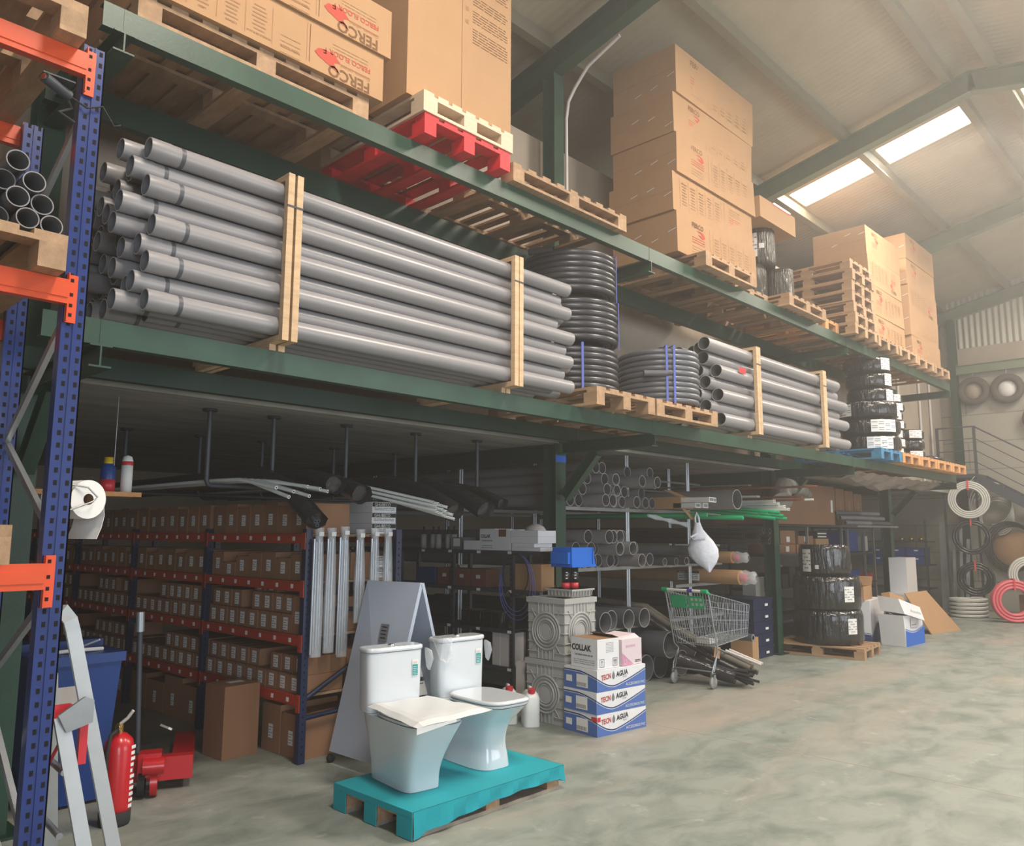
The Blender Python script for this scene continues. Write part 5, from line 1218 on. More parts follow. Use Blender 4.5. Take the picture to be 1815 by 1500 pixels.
o = put(b, 'pink_carton', (5.525, 4.03, zc_), 'pale pink printed carton beside the white glue carton', 'carton', rz=-.06)
MB().hexa([(-.004, .02, .21), (.26, .02, .21), (.26, .28, .21), (-.004, .28, .21)], [(-.03, .06, .222), (.22, .04, .245), (.22, .26, .245), (-.03, .26, .222)], 'pinkbox').build('flap', o)
for i, (x, y) in enumerate(((5.16, 4.72), (5.10, 4.92))):
    t = thing('jerrycan', 'white plastic jerrycan with a red cap beside the chambers, %s one' % ('front', 'back')[i], 'jerrycan', (x, y, .001), .9); t.scale = (1.25, 1.2, 1)
    MB().loft([sring(.09, -.06, .06, z, 28, 4) if z < .23 else sring(s, -.06*s/.09, .06*s/.09, z, 28, 3) for z, s in ((0, .09), (.01, .09), (.10, .09), (.22, .09), (.25, .08), (.275, .05))], 'whitepipe', True, True).build('body', t)
    MB().rod((-.045, 0, .26), (-.05, 0, .30), .026, 'redplast', 14).build('cap', t); MB().tube([(-.02, 0, .27), (.0, 0, .30), (.06, 0, .295), (.075, 0, .24)], .012, 'whitepipe', 8).build('handle', t)
    MB().patch((-.02, -.061, .05), (1, 0, 0), (0, 0, 1), .06, .08, 'white', .002).patch((-.01, -.061, .09), (1, 0, 0), (0, 0, 1), .02, .02, 'black', .003).build('label', t)
# ================================================================== GALVANISED PIPE RACK UNDER THE SLAB
pr_ = thing('pipe_rack', 'galvanised tube rack between the first two green columns, full of grey pipes', 'rack', (0, 0, 0))
RL = (.62, 1.245, 1.865)
for x in (6.06, 7.29, 8.56, 9.20):
    for y in (5.22, 6.6, 8.2):
        if x == 9.20 and y < 6: y = 5.9
        MB().rod((x-.018, y, 0), (x-.018, y, 2.458), .016, 'steel', 10).rod((x+.018, y, 0), (x+.018, y, 2.458), .016, 'steel', 10).build('post', pr_)
for z in RL:
    for y in (5.185, 6.56, 8.16): MB().box(6.0, 9.25, y-.02, y+.02, z-.035, z, 'steel').build('crossbar', pr_)
MB().rod((8.1, 5.9, 2.28), (10.0, 5.9, 2.28), .016, 'steel', 8).build('top_rail', pr_)
def heap(x0, z0, D, rows, L_, nm, label, grp, ye=5.02, m='pvc', seed=1, jit=.14, wall=.88, gap=None):
    r = random.Random(seed); R_ = D/2*.98
    me = MB().pipe((0, 0, 0), (0, L_, 0), R_, R_*wall, m, 'pvc_in', 'pvc', 24).mesh(nm)
    for i, cols in enumerate(rows):
        for j_, c in enumerate(cols):
            o = bpy.data.objects.new(nm, me); COL.objects.link(o); o.location = (x0+(c+.5)*D+(gap[1] if gap and c >= gap[0] else 0), ye+r.uniform(-jit, jit), z0+D/2+i*D*.866+.001); tag(o, label % (OR[i], OR[j_]), 'pipe', grp)
heap(6.16, RL[2], .128, [list(range(10)), [.5, 2.5, 3.5, 4.5, 6.5, 7.5, 8.5], [1, 3, 4, 7, 8, 9], [1.5, 2.5, 7.5, 8.5]], 3.0, 'grey_pipe', 'grey pipe on the top pipe rack level, %s row up, %s from the left', 'pipes on the top rack level', seed=2, gap=(8, .158))
heap(6.16, RL[1], .142, [list(range(8)), [.5, 1.5, 2.5, 3.5, 4.5, 5.5, 6.5], [1, 2, 3, 4, 6]], 3.0, 'grey_pipe', 'grey pipe on the middle pipe rack level, %s row up, %s from the left', 'pipes on the middle rack level', seed=5, gap=(7, .185))
heap(7.495, RL[1], .088, [[0, 1.1, 2.1, 3.3, 4.3, 5.3, 7.4, 8.6]], 3.0, 'thin_pipe', 'thin grey pipe on the middle rack level, %s row up, %s from the left', 'thin pipes on the middle rack level', ye=4.98, seed=8, m='pvc_dk')
tag(MB().pipe((8.10, 4.90, RL[1]+.155), (8.10, 7.9, RL[1]+.155), .062, .055, 'pvc', 'pvc_in', 'pvc_rim', 24).build('grey_pipe'), 'single grey pipe lying across the row of thin pipes, behind the white carrier bag', 'pipe')
heap(6.16, RL[0], .205, [[0, 1, 2, 3, 4.2]], 3.0, 'wide_pipe', 'wide dark grey pipe on the lowest rack level, %s row up, %s from the left', 'wide pipes on the lowest rack level', seed=4, m='pvc_dk', wall=.93)
heap(7.335, .0, .29, [[0, 1, 2, 3], [.5, 1.5]], 3.0, 'drain_pipe', 'very wide dark drain pipe on the floor, %s row up, %s from the left', 'drain pipes on the floor', seed=6, m='pvc_dk', ye=5.05, wall=.94)
# dusty insulation tubes sliding down from the rack
for i in range(6):
    dx, dz = (0, .076, .152, .038, .114, .228)[i], (0, 0, .0, .067, .067, .0)[i]
    P = [(7.46+dx, 5.9, .76+dz), (7.52+dx, 5.22, .72+dz), (7.70+dx, 4.95, .50+dz), (7.88+dx, 4.52, .26+dz), (7.99+dx, 4.20, .12+dz)]
    tag(along(MB().tube(P, .0305, 'insudark' if i != 0 else 'bagblack', 12).build('insulation_tube'), P[1], P[-1]), 'dusty dark insulation tube sagging from the rack towards the trolley wheels, %s' % OR[i], 'tube', 'sagging insulation tubes')
t = thing('split_tube_pack', 'pack of black tubes bursting from its sleeve under the shopping trolley', 'pipe pack', (7.80, 4.58, .0))
MB().tube([(-.16, .25, .27), (0, .0, .17), (.08, -.30, .10)], [.07, .085, .07], 'bagblack', 14).build('sleeve', t)
r_ = random.Random(2)
for i in range(9): a = i*.7; MB().rod((.09+.04*math.cos(a), -.28, .14+.04*math.sin(a)), (.14+.08*math.cos(a), -.42-.04*(i % 3), .11+.07*math.sin(a)), .014, 'rubber', 8).build('tube', t)
MB().box(-.14, -.02, -.13, -.125, .28, .40, 'carton', R=Matrix.Rotation(.25, 3, 'Y')).build('paper_tag', t)
for i, (p, q) in enumerate((((7.98, 4.45, .35), (8.09, 4.10, .225)), ((8.06, 4.45, .35), (8.17, 4.12, .225)))):
    tag(MB().box(0, 0, 0, 0, 0, 0, 'whitepipe').rod(p, q, .014, 'panel_e', 8).build('white_profile'), 'pale profile end poking out of the insulation tubes, %s' % ('left', 'right')[i], 'profile')
# ------------------------------------------------------------------ long goods sticking out of the rack at the right
t = thing('long_carton', 'long open brown carton of white profiles sticking out of the rack', 'carton', (7.60, 4.72, RL[2]+.002))
b = MB().box(0, .24, 0, 2.2, 0, .13, 'carton'); b.build('box', t)
MB().hexa([(-.004, -.01, .13), (-.004, .03, .13), (.1, .03, .13), (.1, -.01, .13)], [(-.05, .16, .21), (-.05, .20, .21), (.04, .20, .21), (.04, .16, .21)], 'carton').hexa([(.0, -.012, 0), (.06, -.012, 0), (.06, -.006, 0), (0, -.006, 0)], [(.06, -.09, -.12), (.15, -.09, -.12), (.15, -.084, -.12), (.06, -.084, -.12)], 'carton').build('flap', t)
for i, (x, z, L_) in enumerate(((.01, .066, .34), (.13, .066, .30), (.0, .008, .18), (.13, .008, .2))): MB().box(x, x+.10, -L_, .1, z, z+.052, 'mesh_w').box(x+.01, x+.09, -L_-.001, -L_, z+.01, z+.042, 'greyprint').build('white_profile', t)
tag(MB().pipe((8.30, 4.42, RL[2]+.118), (8.30, 7.4, RL[2]+.118), .112, .105, 'pvc', 'pvc_in', 'pvc_rim', 30).build('wide_pipe'), 'widest light grey pipe sticking far out of the rack, above the green pipes', 'pipe')
r_ = random.Random(11)
gp = [(8.625+.05*(i % 4)+(i//4)*.012, RL[2]+.022+.034*(i//4)) for i in range(12)]
for i, (x, z) in enumerate(gp):
    ye = 4.15+.1*((i*5) % 3); sz = -.06; dx = (.03+.05*(i % 4))*(5.18-ye)
    a, q = Vector((x, 7.2, z)), Vector((x+dx, ye, z-.118*(5.18-ye)/1.03)); mid = Vector((x, 5.18, z))
    b = MB(); sq = i % 3 == 0
    b.tube([a, mid, q], .0165 if not sq else .02, 'greenplast', 4 if sq else 10); d_ = (q-mid).normalized(); b.rod(q, q+d_*.001, .010, 'hole', 8)
    tag(along(b.build('green_pipe'), mid, q), 'bright green plastic pipe in the bunch sticking out of the rack', 'pipe', 'bunch of green pipes')
for i, (x, ye, ze, y0) in enumerate(((7.62, 4.5, 1.80, 6.9), (7.95, 4.25, 1.77, 6.9))):
    b = MB().tube([(x-.05, y0, RL[2]-.068), (x-.02, 5.3, RL[2]-.068), (x+.15, ye, ze)], .026, 'greenplast', 4)
    tag(b.build('green_duct'), '%s square green duct hanging below the rack crossbar' % ('left', 'right')[i], 'duct')
for i in range(4):
    tag(MB().box(0, .055, 0, 2.0, 0, .03, 'mesh_w').box(.008, .047, -.001, 0, .006, .024, 'greyprint').build('white_profile', None, (8.93+.02*(i % 2), 4.12+.06*i, RL[2]+.002+.033*i)), 'white cable duct of the short stack beside the green pipes, %s from the bottom' % OR[i], 'profile', 'white ducts by the green pipes')
for i, (p, q, r) in enumerate((((8.62, 7.0, 2.08), (8.95, 4.5, 2.04), .008), ((8.66, 7.0, 2.08), (9.0, 4.5, 2.04), .008), ((8.70, 7.0, 2.08), (9.05, 4.55, 2.04), .008))):
    tag(MB().rod(p, q, .014, 'mesh_w', 4).build('white_strip'), 'long thin white strip slanting above the wide pipe, %s of the three' % ('left', 'middle', 'right')[i], 'strip', 'white strips')
for i in range(3):
    tag(MB().rod((8.88+.03*i, 6.3, 2.19), (8.93+.03*i, 4.6, 2.18), .009, 'steel', 8).build('steel_rod'), 'thin steel rod lying above the white strips, %s of the three' % ('left', 'middle', 'right')[i], 'rod', 'steel rods')
for i in range(9):
    row = i//3; x = 9.42+.035*(i % 3)+row*.02; z = (2.02, 2.06, 2.17)[row]; ye = (4.05, 4.2, 4.0)[row]+.06*(i % 3)
    P = [(x-.2, 7.0, z), (x+(.06 if row < 2 else .02), ye, z-(.01 if row < 2 else 0))]
    q = Vector(P[1]); d_ = (q-Vector(P[0])).normalized()
    t = thing('copper_pipe', 'copper-brown pipe sticking out beside the second column, %s layer' % ('lower', 'middle', 'upper')[row], 'pipe', (0, 0, 0), 0, 'copper pipes, %s layer' % ('lower', 'middle', 'upper')[row])
    MB().tube(P, .0115, 'copper', 8).build('tube', t)
    if row == 0: MB().rod(q-d_*.1, q+d_*.003, .0125, 'mesh_w', 8).build('end_sleeve', t)
tag(MB().box(-.02, .16, -.01, .03, -.02, .07, 'clear').build('tape_band', None, (9.38, 5.05, 2.0)), 'clear tape band round the copper pipes', 'tape')
# racks arms that hold the long goods
for z in (2.0, 2.155): MB().rod((8.5, 5.9, z-.01), (9.95, 5.9, z-.01), .01, 'steel', 8).build('arm', pr_)
# black pipes on the middle level at the right
r_ = random.Random(21)
for i in range(14):
    row = i//5; x = 8.68+.072*(i % 5)+.036*(row % 2); z = RL[1]+.26+.064*row; ye = 4.45+r_.uniform(-.1, .25)
    b = MB().pipe((x-.04, 7.4, z), (x+.09, ye, z-.0), .034, .024, 'bagblack' if i % 3 else 'rubber', 'hole', 'rubber', 12)
    tag(along(b.build('black_pipe'), (x-.04, 7.4, z), (x+.09, ye, z)), 'black pipe above the tan tubes, right of the carrier bag, %s row up, %s' % (OR[row], OR[i % 5]), 'pipe', 'black pipes above the tan tubes')
MB().box(8.2, 9.25, 5.19, 5.23, RL[1]+.19, RL[1]+.225, 'steel').build('crossbar', pr_)
for i, (x, ye, z, r, lb) in enumerate(((8.72, 4.72, RL[1]+.075, .07, 'upper tan cardboard tube with a torn red and clear end'), (8.70, 4.62, 1.09, .085, 'lower tan cardboard tube with a printed paper label'))):
    t = thing('cardboard_tube', lb, 'tube', (x, ye, z))
    MB().rod((0, 0, 0), (-.01, 2.6, 0), r, 'carton', 26).build('tube', t)
    MB().lathe([(r*.98, -.02), (r*1.05, -.06), (r*.8, -.12), (r*.9, -.17), (r*.4, -.20)], 'clear', (0, 0, 0), 16, 'y', False).rod((0, .0, 0), (0.01, -.06, 0), r*.6, 'redplast', 8).build('torn_wrap', t)
    if i: 
        q = MB(); q.box(-r-.004, -r-.002, .50, .80, -.055, .06, 'white'); q.box(-r-.006, -r-.004, .50, .80, .03, .06, 'black'); q.text('GHUBECO', .03, (-r-.006, .79, .034), (0, -1, 0), (0, 0, 1), 'white', .001); lines(q, (-r-.004, .78, .01), (0, -1, 0), (0, 0, 1), .26, 3, .02, 'greyprint', .4); q.build('paper_label', t)
MB().box(8.2, 9.25, 5.19, 5.23, .965, 1.0, 'steel').build('crossbar', pr_)
for i in range(7):
    x = 8.68+.10*(i % 4)+.05*(i//4); z = .70+.085*(i//4)+.03
    tag(MB().pipe((x-.02, 7.4, z), (x+.02, 5.0+.05*(i % 3), z), .042, .034, 'rubber', 'hole', 'rubber', 14).build('black_pipe'), 'black foam pipe below the lower tan tube, %s row up, %s from the left' % (OR[i//4], OR[i % 4]), 'pipe', 'black pipes below the tan tubes')
tag(MB().box(0, .3, 0, .3, 0, .12, 'mesh_w').patch((.03, 0, .03), (1, 0, 0), (0, 0, 1), .18, .05, 'ink_l').patch((.03, 0, .03), (1, 0, 0), (0, 0, 1), .02, .06, 'greenplast', .003).build('white_carton', None, (8.98, 5.25, RL[1]+.002)), 'small white carton with a green edge behind the tan tube', 'carton')
tag(MB().box(0, .16, 0, .2, 0, .26, 'mesh_w').build('white_carton', None, (9.75, 5.6, 1.26)), 'white upright carton beside the second green column', 'carton')
MB().box(9.2, 9.95, 5.5, 5.95, 1.23, 1.255, 'steel').build('shelf', pr_)
tag(MB().loft([sring(.10, -.06, .06, z, 14, 3) for z in (0, .1, .16)], 'greenlite', True, True).build('green_box', None, (8.95, 6.55, 2.16)), 'bright green plastic box high in the rack', 'box')
MB().box(8.7, 9.2, 6.4, 6.8, 2.135, 2.155, 'steel').build('shelf', pr_)
# carrier bag
t = thing('carrier_bag', 'white plastic carrier bag hanging from the green pipes', 'bag', (7.735, 4.545, 1.185), math.radians(-56))
rg = []
prof = [(-.0, .01, .02), (.045, .05, .03), (.10, .11, .055), (.17, .155, .07), (.25, .165, .07), (.33, .13, .06), (.40, .085, .045), (.46, .05, .03), (.53, .03, .02)]
offs = (.06, .05, .03, .01, 0, -.01, -.03, -.045, -.05)
r_ = random.Random(9)
for (z, hx, hy), ox in zip(prof, offs): rg.append([(ox+hx*math.cos(2*PI*j/22)*r_.uniform(.94, 1.06), hy*math.sin(2*PI*j/22)*r_.uniform(.8, 1.2), z) for j in range(22)])
MB().loft(rg, 'bag', True, True).build('body', t)
MB().tube([(-.07, 0, .50), (-.075, .0, .58), (-.055, .01, .64), (-.035, .0, .58), (-.03, 0, .50)], .012, 'bag', 8).tube([(-.05, -.03, .42), (-.13, -.06, .37), (-.10, -.07, .345), (.02, -.07, .36)], .013, 'bag', 8).build('handle', t)
tag(MB().loft([[(7.30+.06*k_, 4.95-.06*k_+.012*math.cos(a*PI/4), 1.79-.02*k_+.016*math.sin(a*PI/4)*(1+.9*(k_ % 2))) for a in range(8)] for k_, s in enumerate((1, 1, 1, 1, 1, 1))], 'clear', True, True).build('film_scrap'), 'crumpled printed film hanging under the rack bar', 'film')
# ================================================================== SHOPPING TROLLEY
ct = thing('shopping_trolley', 'wire shopping trolley with a green handle in front of the pipe rack', 'trolley', (7.55, 4.64, 0))
W2 = .26
b = MB(); rw = .0035
def rr(p, q, r=rw): b.rod(p, q, r, 'zinc', 5)
TB = [Vector((-.02, -W2, .98)), Vector((-.02, W2, .98))]; BB = [Vector((.14, -W2+.03, .42)), Vector((.14, W2-.03, .42))]
TF = [Vector((.96, -W2+.05, .80)), Vector((.96, W2-.05, .80))]; BF = [Vector((.93, -W2+.07, .46)), Vector((.93, W2-.07, .46))]
def lerp(a, c, t_): return a+(c-a)*t_
for s in (0, 1):        # the two sides
    for i in range(27): u = i/26; rr(lerp(TB[s], TF[s], u), lerp(BB[s], BF[s], u), .0028)
    for i in range(5): v = i/4; rr(lerp(TB[s], BB[s], v), lerp(TF[s], BF[s], v), .0045 if i in (0, 4) else .0035)
for i in range(15): u = i/14; rr(lerp(TF[0], TF[1], u), lerp(BF[0], BF[1], u)); rr(lerp(BF[0], BF[1], u), lerp(BB[0], BB[1], u), .003)
for i in range(4): v = i/3; rr(lerp(TF[0], BF[0], v), lerp(TF[1], BF[1], v))
for i in range(7): v = i/6; rr(lerp(BB[0], BF[0], v), lerp(BB[1], BF[1], v))
b.build('basket', ct)
b = MB()
for i in range(17): u = i/16; rr(lerp(TB[0], TB[1], u), lerp(BB[0], BB[1], u))
for i in range(9): v = i/8; rr(lerp(TB[0], BB[0], v), lerp(TB[1], BB[1], v), .003)
b.build('rear_gate', ct)
b = MB(); n_ = (BB[0]-TB[0]).cross(TB[1]-TB[0]).normalized()
if n_.x > 0: n_ = -n_
for u0, u1 in ((.12, .48), (.52, .90)):
    q = [lerp(lerp(TB[0], BB[0], v), lerp(TB[1], BB[1], v), u)+n_*.008 for u, v in ((u0, .06), (u1, .06), (u1, .30), (u0, .30))]
    b.hexa(q, [p+n_*.004 for p in q], 'greenplast')
    if u0 < .3:
        for i in range(3):
            for j in range(2):
                c = [lerp(lerp(TB[0], BB[0], v), lerp(TB[1], BB[1], v), u)+n_*.0135 for u, v in ((u0+.03+.1*i, .10+.09*j), (u0+.09+.1*i, .10+.09*j), (u0+.09+.1*i, .15+.09*j), (u0+.03+.1*i, .15+.09*j))]
                b.poly(c, 'white').poly(c[::-1], 'white')
b.build('green_panel', ct)
b = MB().rod((-.06, -W2+.05, 1.0), (-.06, W2-.05, 1.0), .015, 'mesh_w', 14).build('handle', ct)
for s in (-1, 1): MB().rod((-.06, s*(W2-.055), 1.0), (-.06, s*(W2+.015), 1.0), .021, 'greenplast', 14).rod((-.06, s*W2, 1.0), (-.01, s*W2, .975), .016, 'greenplast', 10).build('handle_end', ct)
MB().rod((-.06, -.10, 1.0), (-.06, -.04, 1.0), .019, 'purple', 14).build('coin_lock', ct)
for s in (-1, 1):
    MB().tube([(-.02, s*W2, .98), (.03, s*W2, .80), (.13, s*W2, .42), (.18, s*.235, .36), (.08, s*.24, .22), (.06, s*.235, .16)], .008, 'zinc', 8).tube([(.18, s*.235, .36), (.13, s*.235, .24), (.10, s*.235, .17)], .006, 'zinc', 8).build('rear_leg', ct)
    MB().tube([(.2, s*.22, .40), (.55, s*.21, .29), (.90, s*.2, .19), (.92, s*.2, .15)], .008, 'zinc', 8).build('frame_bar', ct)
    for x, y in ((.08, s*.235), (.915, s*.2)):
        o = MB().lathe([(0, -.013), (.058, -.013), (.062, -.006), (.062, .006), (.058, .013), (0, .013)], 'greywheel', (x, y, .063), 22, 'y', False).build('castor_wheel', ct)
        MB().box(x-.02, x+.02, y-.02, y-.014, .06, .155, 'zinc').box(x-.02, x+.02, y+.014, y+.02, .06, .155, 'zinc').box(x-.02, x+.02, y-.02, y+.02, .145, .16, 'zinc').build('fork', o)
MB().rod((.08, -.235, .17), (.08, .235, .17), .007, 'zinc', 8).rod((.92, -.2, .17), (.92, .2, .17), .007, 'zinc', 8).build('cross_bar', ct)
MB().hexa([(.15, -.16, .44), (.32, -.16, .44), (.32, .0, .44), (.15, .0, .44)], [(.15, -.16, .50), (.32, -.16, .48), (.32, .0, .48), (.15, 0, .50)], 'mesh_w').build('child_seat', ct)
tag(MB().box(0, .16, 0, .3, 0, .30, 'carton').build('plain_carton', None, (9.50, 4.92, .001)), 'small plain carton on the floor just right of the trolley', 'carton')
tag(MB().box(0, .5, 0, .25, 0, .22, 'insudark').build('dark_case', None, (8.82, 5.3, .001)), 'dusty dark case on the floor behind the trolley basket', 'case')
tag(MB().pipe((9.1, 4.7, .36), (9.1, 5.9, .36), .045, .025, 'pvc_dk', 'hole', 'greyprint', 16).build('grey_roll'), 'short grey roll lying above the small floor carton', 'roll')
MB().box(8.9, 9.4, 5.2, 5.24, .28, .312, 'steel').build('crossbar', pr_)
for i in range(5):
    t = thing('stacking_crate', 'navy plastic crate with a white tag in the pile left of the second column, %s' % ('bottom', 'second', 'third', 'fourth', 'top')[i], 'crate', (9.72, 5.0, .001+i*.152), 0)
    MB().hexa([(.01, .01, 0), (.52, .01, 0), (.52, .5, 0), (.01, .5, 0)], [(0, 0, .13), (.53, 0, .13), (.53, .51, .13), (0, .51, .13)], 'blue_dk').build('body', t)
    MB().box(-.006, .536, -.006, .516, .128, .149, 'blue_dk').build('rim', t); MB().box(.30, .38, -.008, -.003, .05, .08, 'white').build('tag', t)
# ================================================================== BEHIND AND RIGHT OF THE SECOND COLUMN
sf = thing('storage_shelves', 'grey metal storage shelves with cartons on top, beyond the second column', 'shelving', (10.9, 5.35, 0))
for x in (0, 1.35, 2.7, 2.95, 3.7, 4.15):
    for y in (0, .6): MB().box(x, x+.035, y, y+.035, 0, 1.705, 'steel' if y == 0 else 'darksteel').build('upright', sf)
for z in (.35, .80, 1.30, 1.74): MB().box(0, 2.73, -.01, .64, z-.03, z, 'darksteel').build('shelf', sf); MB().box(2.95, 4.18, -.01, .64, z-.03-.02, z-.02, 'darksteel').build('shelf', sf)
def sfb(x, z, w_, h_, m, nm, lb, cat, d_=.5, ex=None, y=.045):
    b = MB().box(0, w_, 0, d_, 0, h_, m); (ex(b) if ex else None); return put(b, nm, (10.9+x, 5.35+y, z+.001), lb, cat)
wl_ = lambda x, z: (lambda b: b.patch((x, 0, z), (1, 0, 0), (0, 0, 1), .11, .08, 'white', .002))
sfb(.05, 1.741, 2.15, .62, 'carton_d', 'big_carton', 'very large brown carton on top of the shelves, right of the second column', 'carton', 1.0, lambda b: b.patch((2.0, 0, .2), (1, 0, 0), (0, 0, 1), .08, .2, 'white', .002), y=-.1)
for i in range(4):
    sfb(2.25+.40*i, 1.741, .36, (.60, .62, .60, .56)[i], 'carton_d', 'tall_carton', 'brown upright carton in the row on top of the shelves, %s from the left' % ('first', 'second', 'third', 'fourth')[i], 'carton', .9, lambda b: b.patch((.14, 0, .26), (1, 0, 0), (0, 0, 1), .09, .16, 'ink_l', .002), y=.05)
for i in range(10):
    x = 2.35+(.85 if i > 5 else 0)+.05*(i % 3); z = 1.78+.085*(i % 3)+(0); yo = 4.95+.1*((i*7) % 3)
    tag(MB().pipe((10.9+x+.0, yo+.2, z), (10.9+x+.62, yo+.02, z), .038, .032, 'pvc', 'pvc_in', 'pvc_rim', 14).build('pipe_offcut'), 'grey pipe offcut lying before the tall brown cartons', 'pipe', 'pipe offcuts on the shelves') if i in (0, 1, 2, 6, 7, 8, 5, 9) and not (i in (5, 9) and False) else None
MB().box(2.3, 4.2, -.42, 0, 1.71, 1.739, 'steel').build('shelf', sf)
for i, (x, z, w_, h_) in enumerate(((.45, 1.30, .55, .14), (1.05, 1.30, .6, .14), (.5, 1.445, .5, .20), (1.1, 1.445, .55, .12))): sfb(x, z, w_, h_, 'carton_d', 'plain_carton', 'brown carton on the upper shelf beyond the second column, %s' % ('lower left', 'lower right', 'upper left', 'upper right')[i], 'carton', .5, wl_(w_*.4, .03))
sfb(1.75, 1.30, .5, .22, 'carton', 'plain_carton', 'orange-brown carton on the upper shelf, under a small black and white pack', 'carton')
sfb(1.8, 1.523, .4, .12, 'black', 'small_pack', 'black and white pack on the orange-brown carton', 'pack', .3, lambda b: [b.patch((.03, 0, .02+.05*k), (1, 0, 0), (0, 0, 1), .34, .02, 'white', .002) for k in range(2)])
for i in range(5): sfb(.5+.26*i, .80, .2, (.2, .3, .22, .28, .2)[i], 'black' if i != 4 else 'red', 'fittings_box', '%s box of fittings on the dark middle shelf, %s from the left' % (('black' if i != 4 else 'red'), ('first', 'second', 'third', 'fourth', 'fifth')[i]), 'box', .4)
for i in range(6): sfb(1.85+.36*(i % 2), .36+.29*(i//2)+.0, .30, .13, 'blue_dk', 'drawer_box', 'dark drawer box with a white tag, %s row, %s' % (('lower', 'middle', 'upper')[i//2], ('left', 'right')[i % 2]), 'box', .4, lambda b: b.patch((.12, 0, .08), (1, 0, 0), (0, 0, 1), .08, .02, 'white', .002)) if i//2 != 2 and i//2 != 1 else None
for i in range(2): sfb(3.02, 1.30, .5, .36, 'binblue', 'blue_crate', 'blue crate on the narrow shelves', 'crate') if i == 0 else sfb(3.75, 1.30, .22, .26, 'panel_e', 'pale_carton', 'pale carton beside the blue crate on the narrow shelves', 'carton')
for i, z in enumerate((.33+.001, .781)): sfb(3.72, z, .4, .13, 'redplast', 'red_crate', '%s red crate on the narrow shelves by the third column' % ('lower', 'upper')[i], 'crate')
for i, (x, z) in enumerate(((3.1, .781), (3.1, .33))): sfb(x, z+.001, .45, .2, 'binblue', 'blue_crate', '%s dark blue crate in the narrow shelves' % ('upper', 'lower')[i], 'crate')
# small orange shelf by the column
t = thing('wall_shelf', 'small orange-brown shelf on thin posts right of the second column', 'shelf', (10.72, 5.25, 0))
MB().box(-.05, .30, -.05, .12, 1.13, 1.155, 'wood_new').build('board', t); MB().rod((.0, 0, 0), (0, 0, 1.55), .012, 'mesh_w', 8).rod((.26, 0, 0), (.26, 0, 2.0), .012, 'steel', 8).build('post', t)
tag(MB().box(0, .26, 0, .2, 0, .56, 'mesh_w').build('perforated_board', None, (10.62, 5.42, .43)), 'white perforated board leaning behind the second column', 'panel')
MB().box(-.12, .3, .1, .4, .39, .42, 'steel').build('ledge', t)
# big printed carton with a blue wave, open brown carton on top
def bwave(b, w_, h_, m='bluedeep', f=None, o=(0, 0, 0), xd=(1, 0, 0)):
    o, xd = Vector(o), Vector(xd); zd = Vector((0, 0, 1)); n = xd.cross(zd); sg = 20
    for i in range(sg):
        a0, a1 = f(i/sg)*h_, f((i+1)/sg)*h_; x0, x1 = w_*i/sg, w_*(i+1)/sg
        b.poly([o+xd*x0+n*.002, o+xd*x1+n*.002, o+xd*x1+zd*a1+n*.002, o+xd*x0+zd*a0+n*.002], m).poly([o+xd*x0+zd*(a0+.012)+n*.002, o+xd*x1+zd*(a1+.012)+n*.002, o+xd*x1+zd*(a1+.02)+n*.002, o+xd*x0+zd*(a0+.02)+n*.002], m)
b = MB().box(0, .85, 0, .45, 0, .62, 'whitebox'); bwave(b, .85, .62, f=lambda s: .30+.14*math.sin((s-.25)*2*PI)); bwave(b, .45, .62, f=lambda s: .26-.06*s, o=(0, .45, 0), xd=(0, -1, 0))
b.patch((0, .38, .26), (0, -1, 0), (0, 0, 1), .12, .10, 'panel_e', .003).patch((.44, 0, .45), (1, 0, 0), (0, 0, 1), .12, .08, 'bluedeep', .003).text('www', .04, (.4, 0, .15), (1, 0, 0), (0, 0, 1), 'white', .003) if False else None
put(b, 'printed_carton', (12.35, 4.50, .001), 'tall white carton with a dark blue wave, beside the three wrapped floor coils', 'carton', rz=.12)
t = thing('open_carton', 'open brown carton of brass fittings on the tall wave-printed carton', 'carton', (12.30, 4.56, .624), .12)
MB().box(0, .50, 0, .01, 0, .2, 'carton').box(0, .50, .34, .35, 0, .2, 'carton').box(0, .01, .01, .34, 0, .2, 'carton').box(.49, .50, .01, .34, 0, .2, 'carton').box(.01, .49, .01, .34, 0, .01, 'carton_in').build('box', t)
MB().hexa([(0, .345, .2), (.5, .345, .2), (.5, .35, .2), (0, .35, .2)], [(.1, .42, .38), (.42, .42, .38), (.42, .425, .38), (.1, .425, .38)], 'carton').hexa([(-.005, .0, .2), (0, 0, .2), (0, .34, .2), (-.005, .34, .2)], [(-.16, .0, .32), (-.155, 0, .32), (-.155, .34, .32), (-.16, .34, .32)], 'carton').hexa([(.5, .0, .2), (.505, 0, .2), (.505, .34, .2), (.5, .34, .2)], [(.58, .0, .33), (.585, 0, .33), (.585, .34, .33), (.58, .34, .33)], 'carton').build('flap', t)
for i in range(4): MB().tube([(.15+.07*i, .15, .12), (.2+.06*i, .2, .22+.03*(i % 2)), (.26+.05*i, .12, .26-.03*i)], .018, 'brass', 8).build('fitting', t)
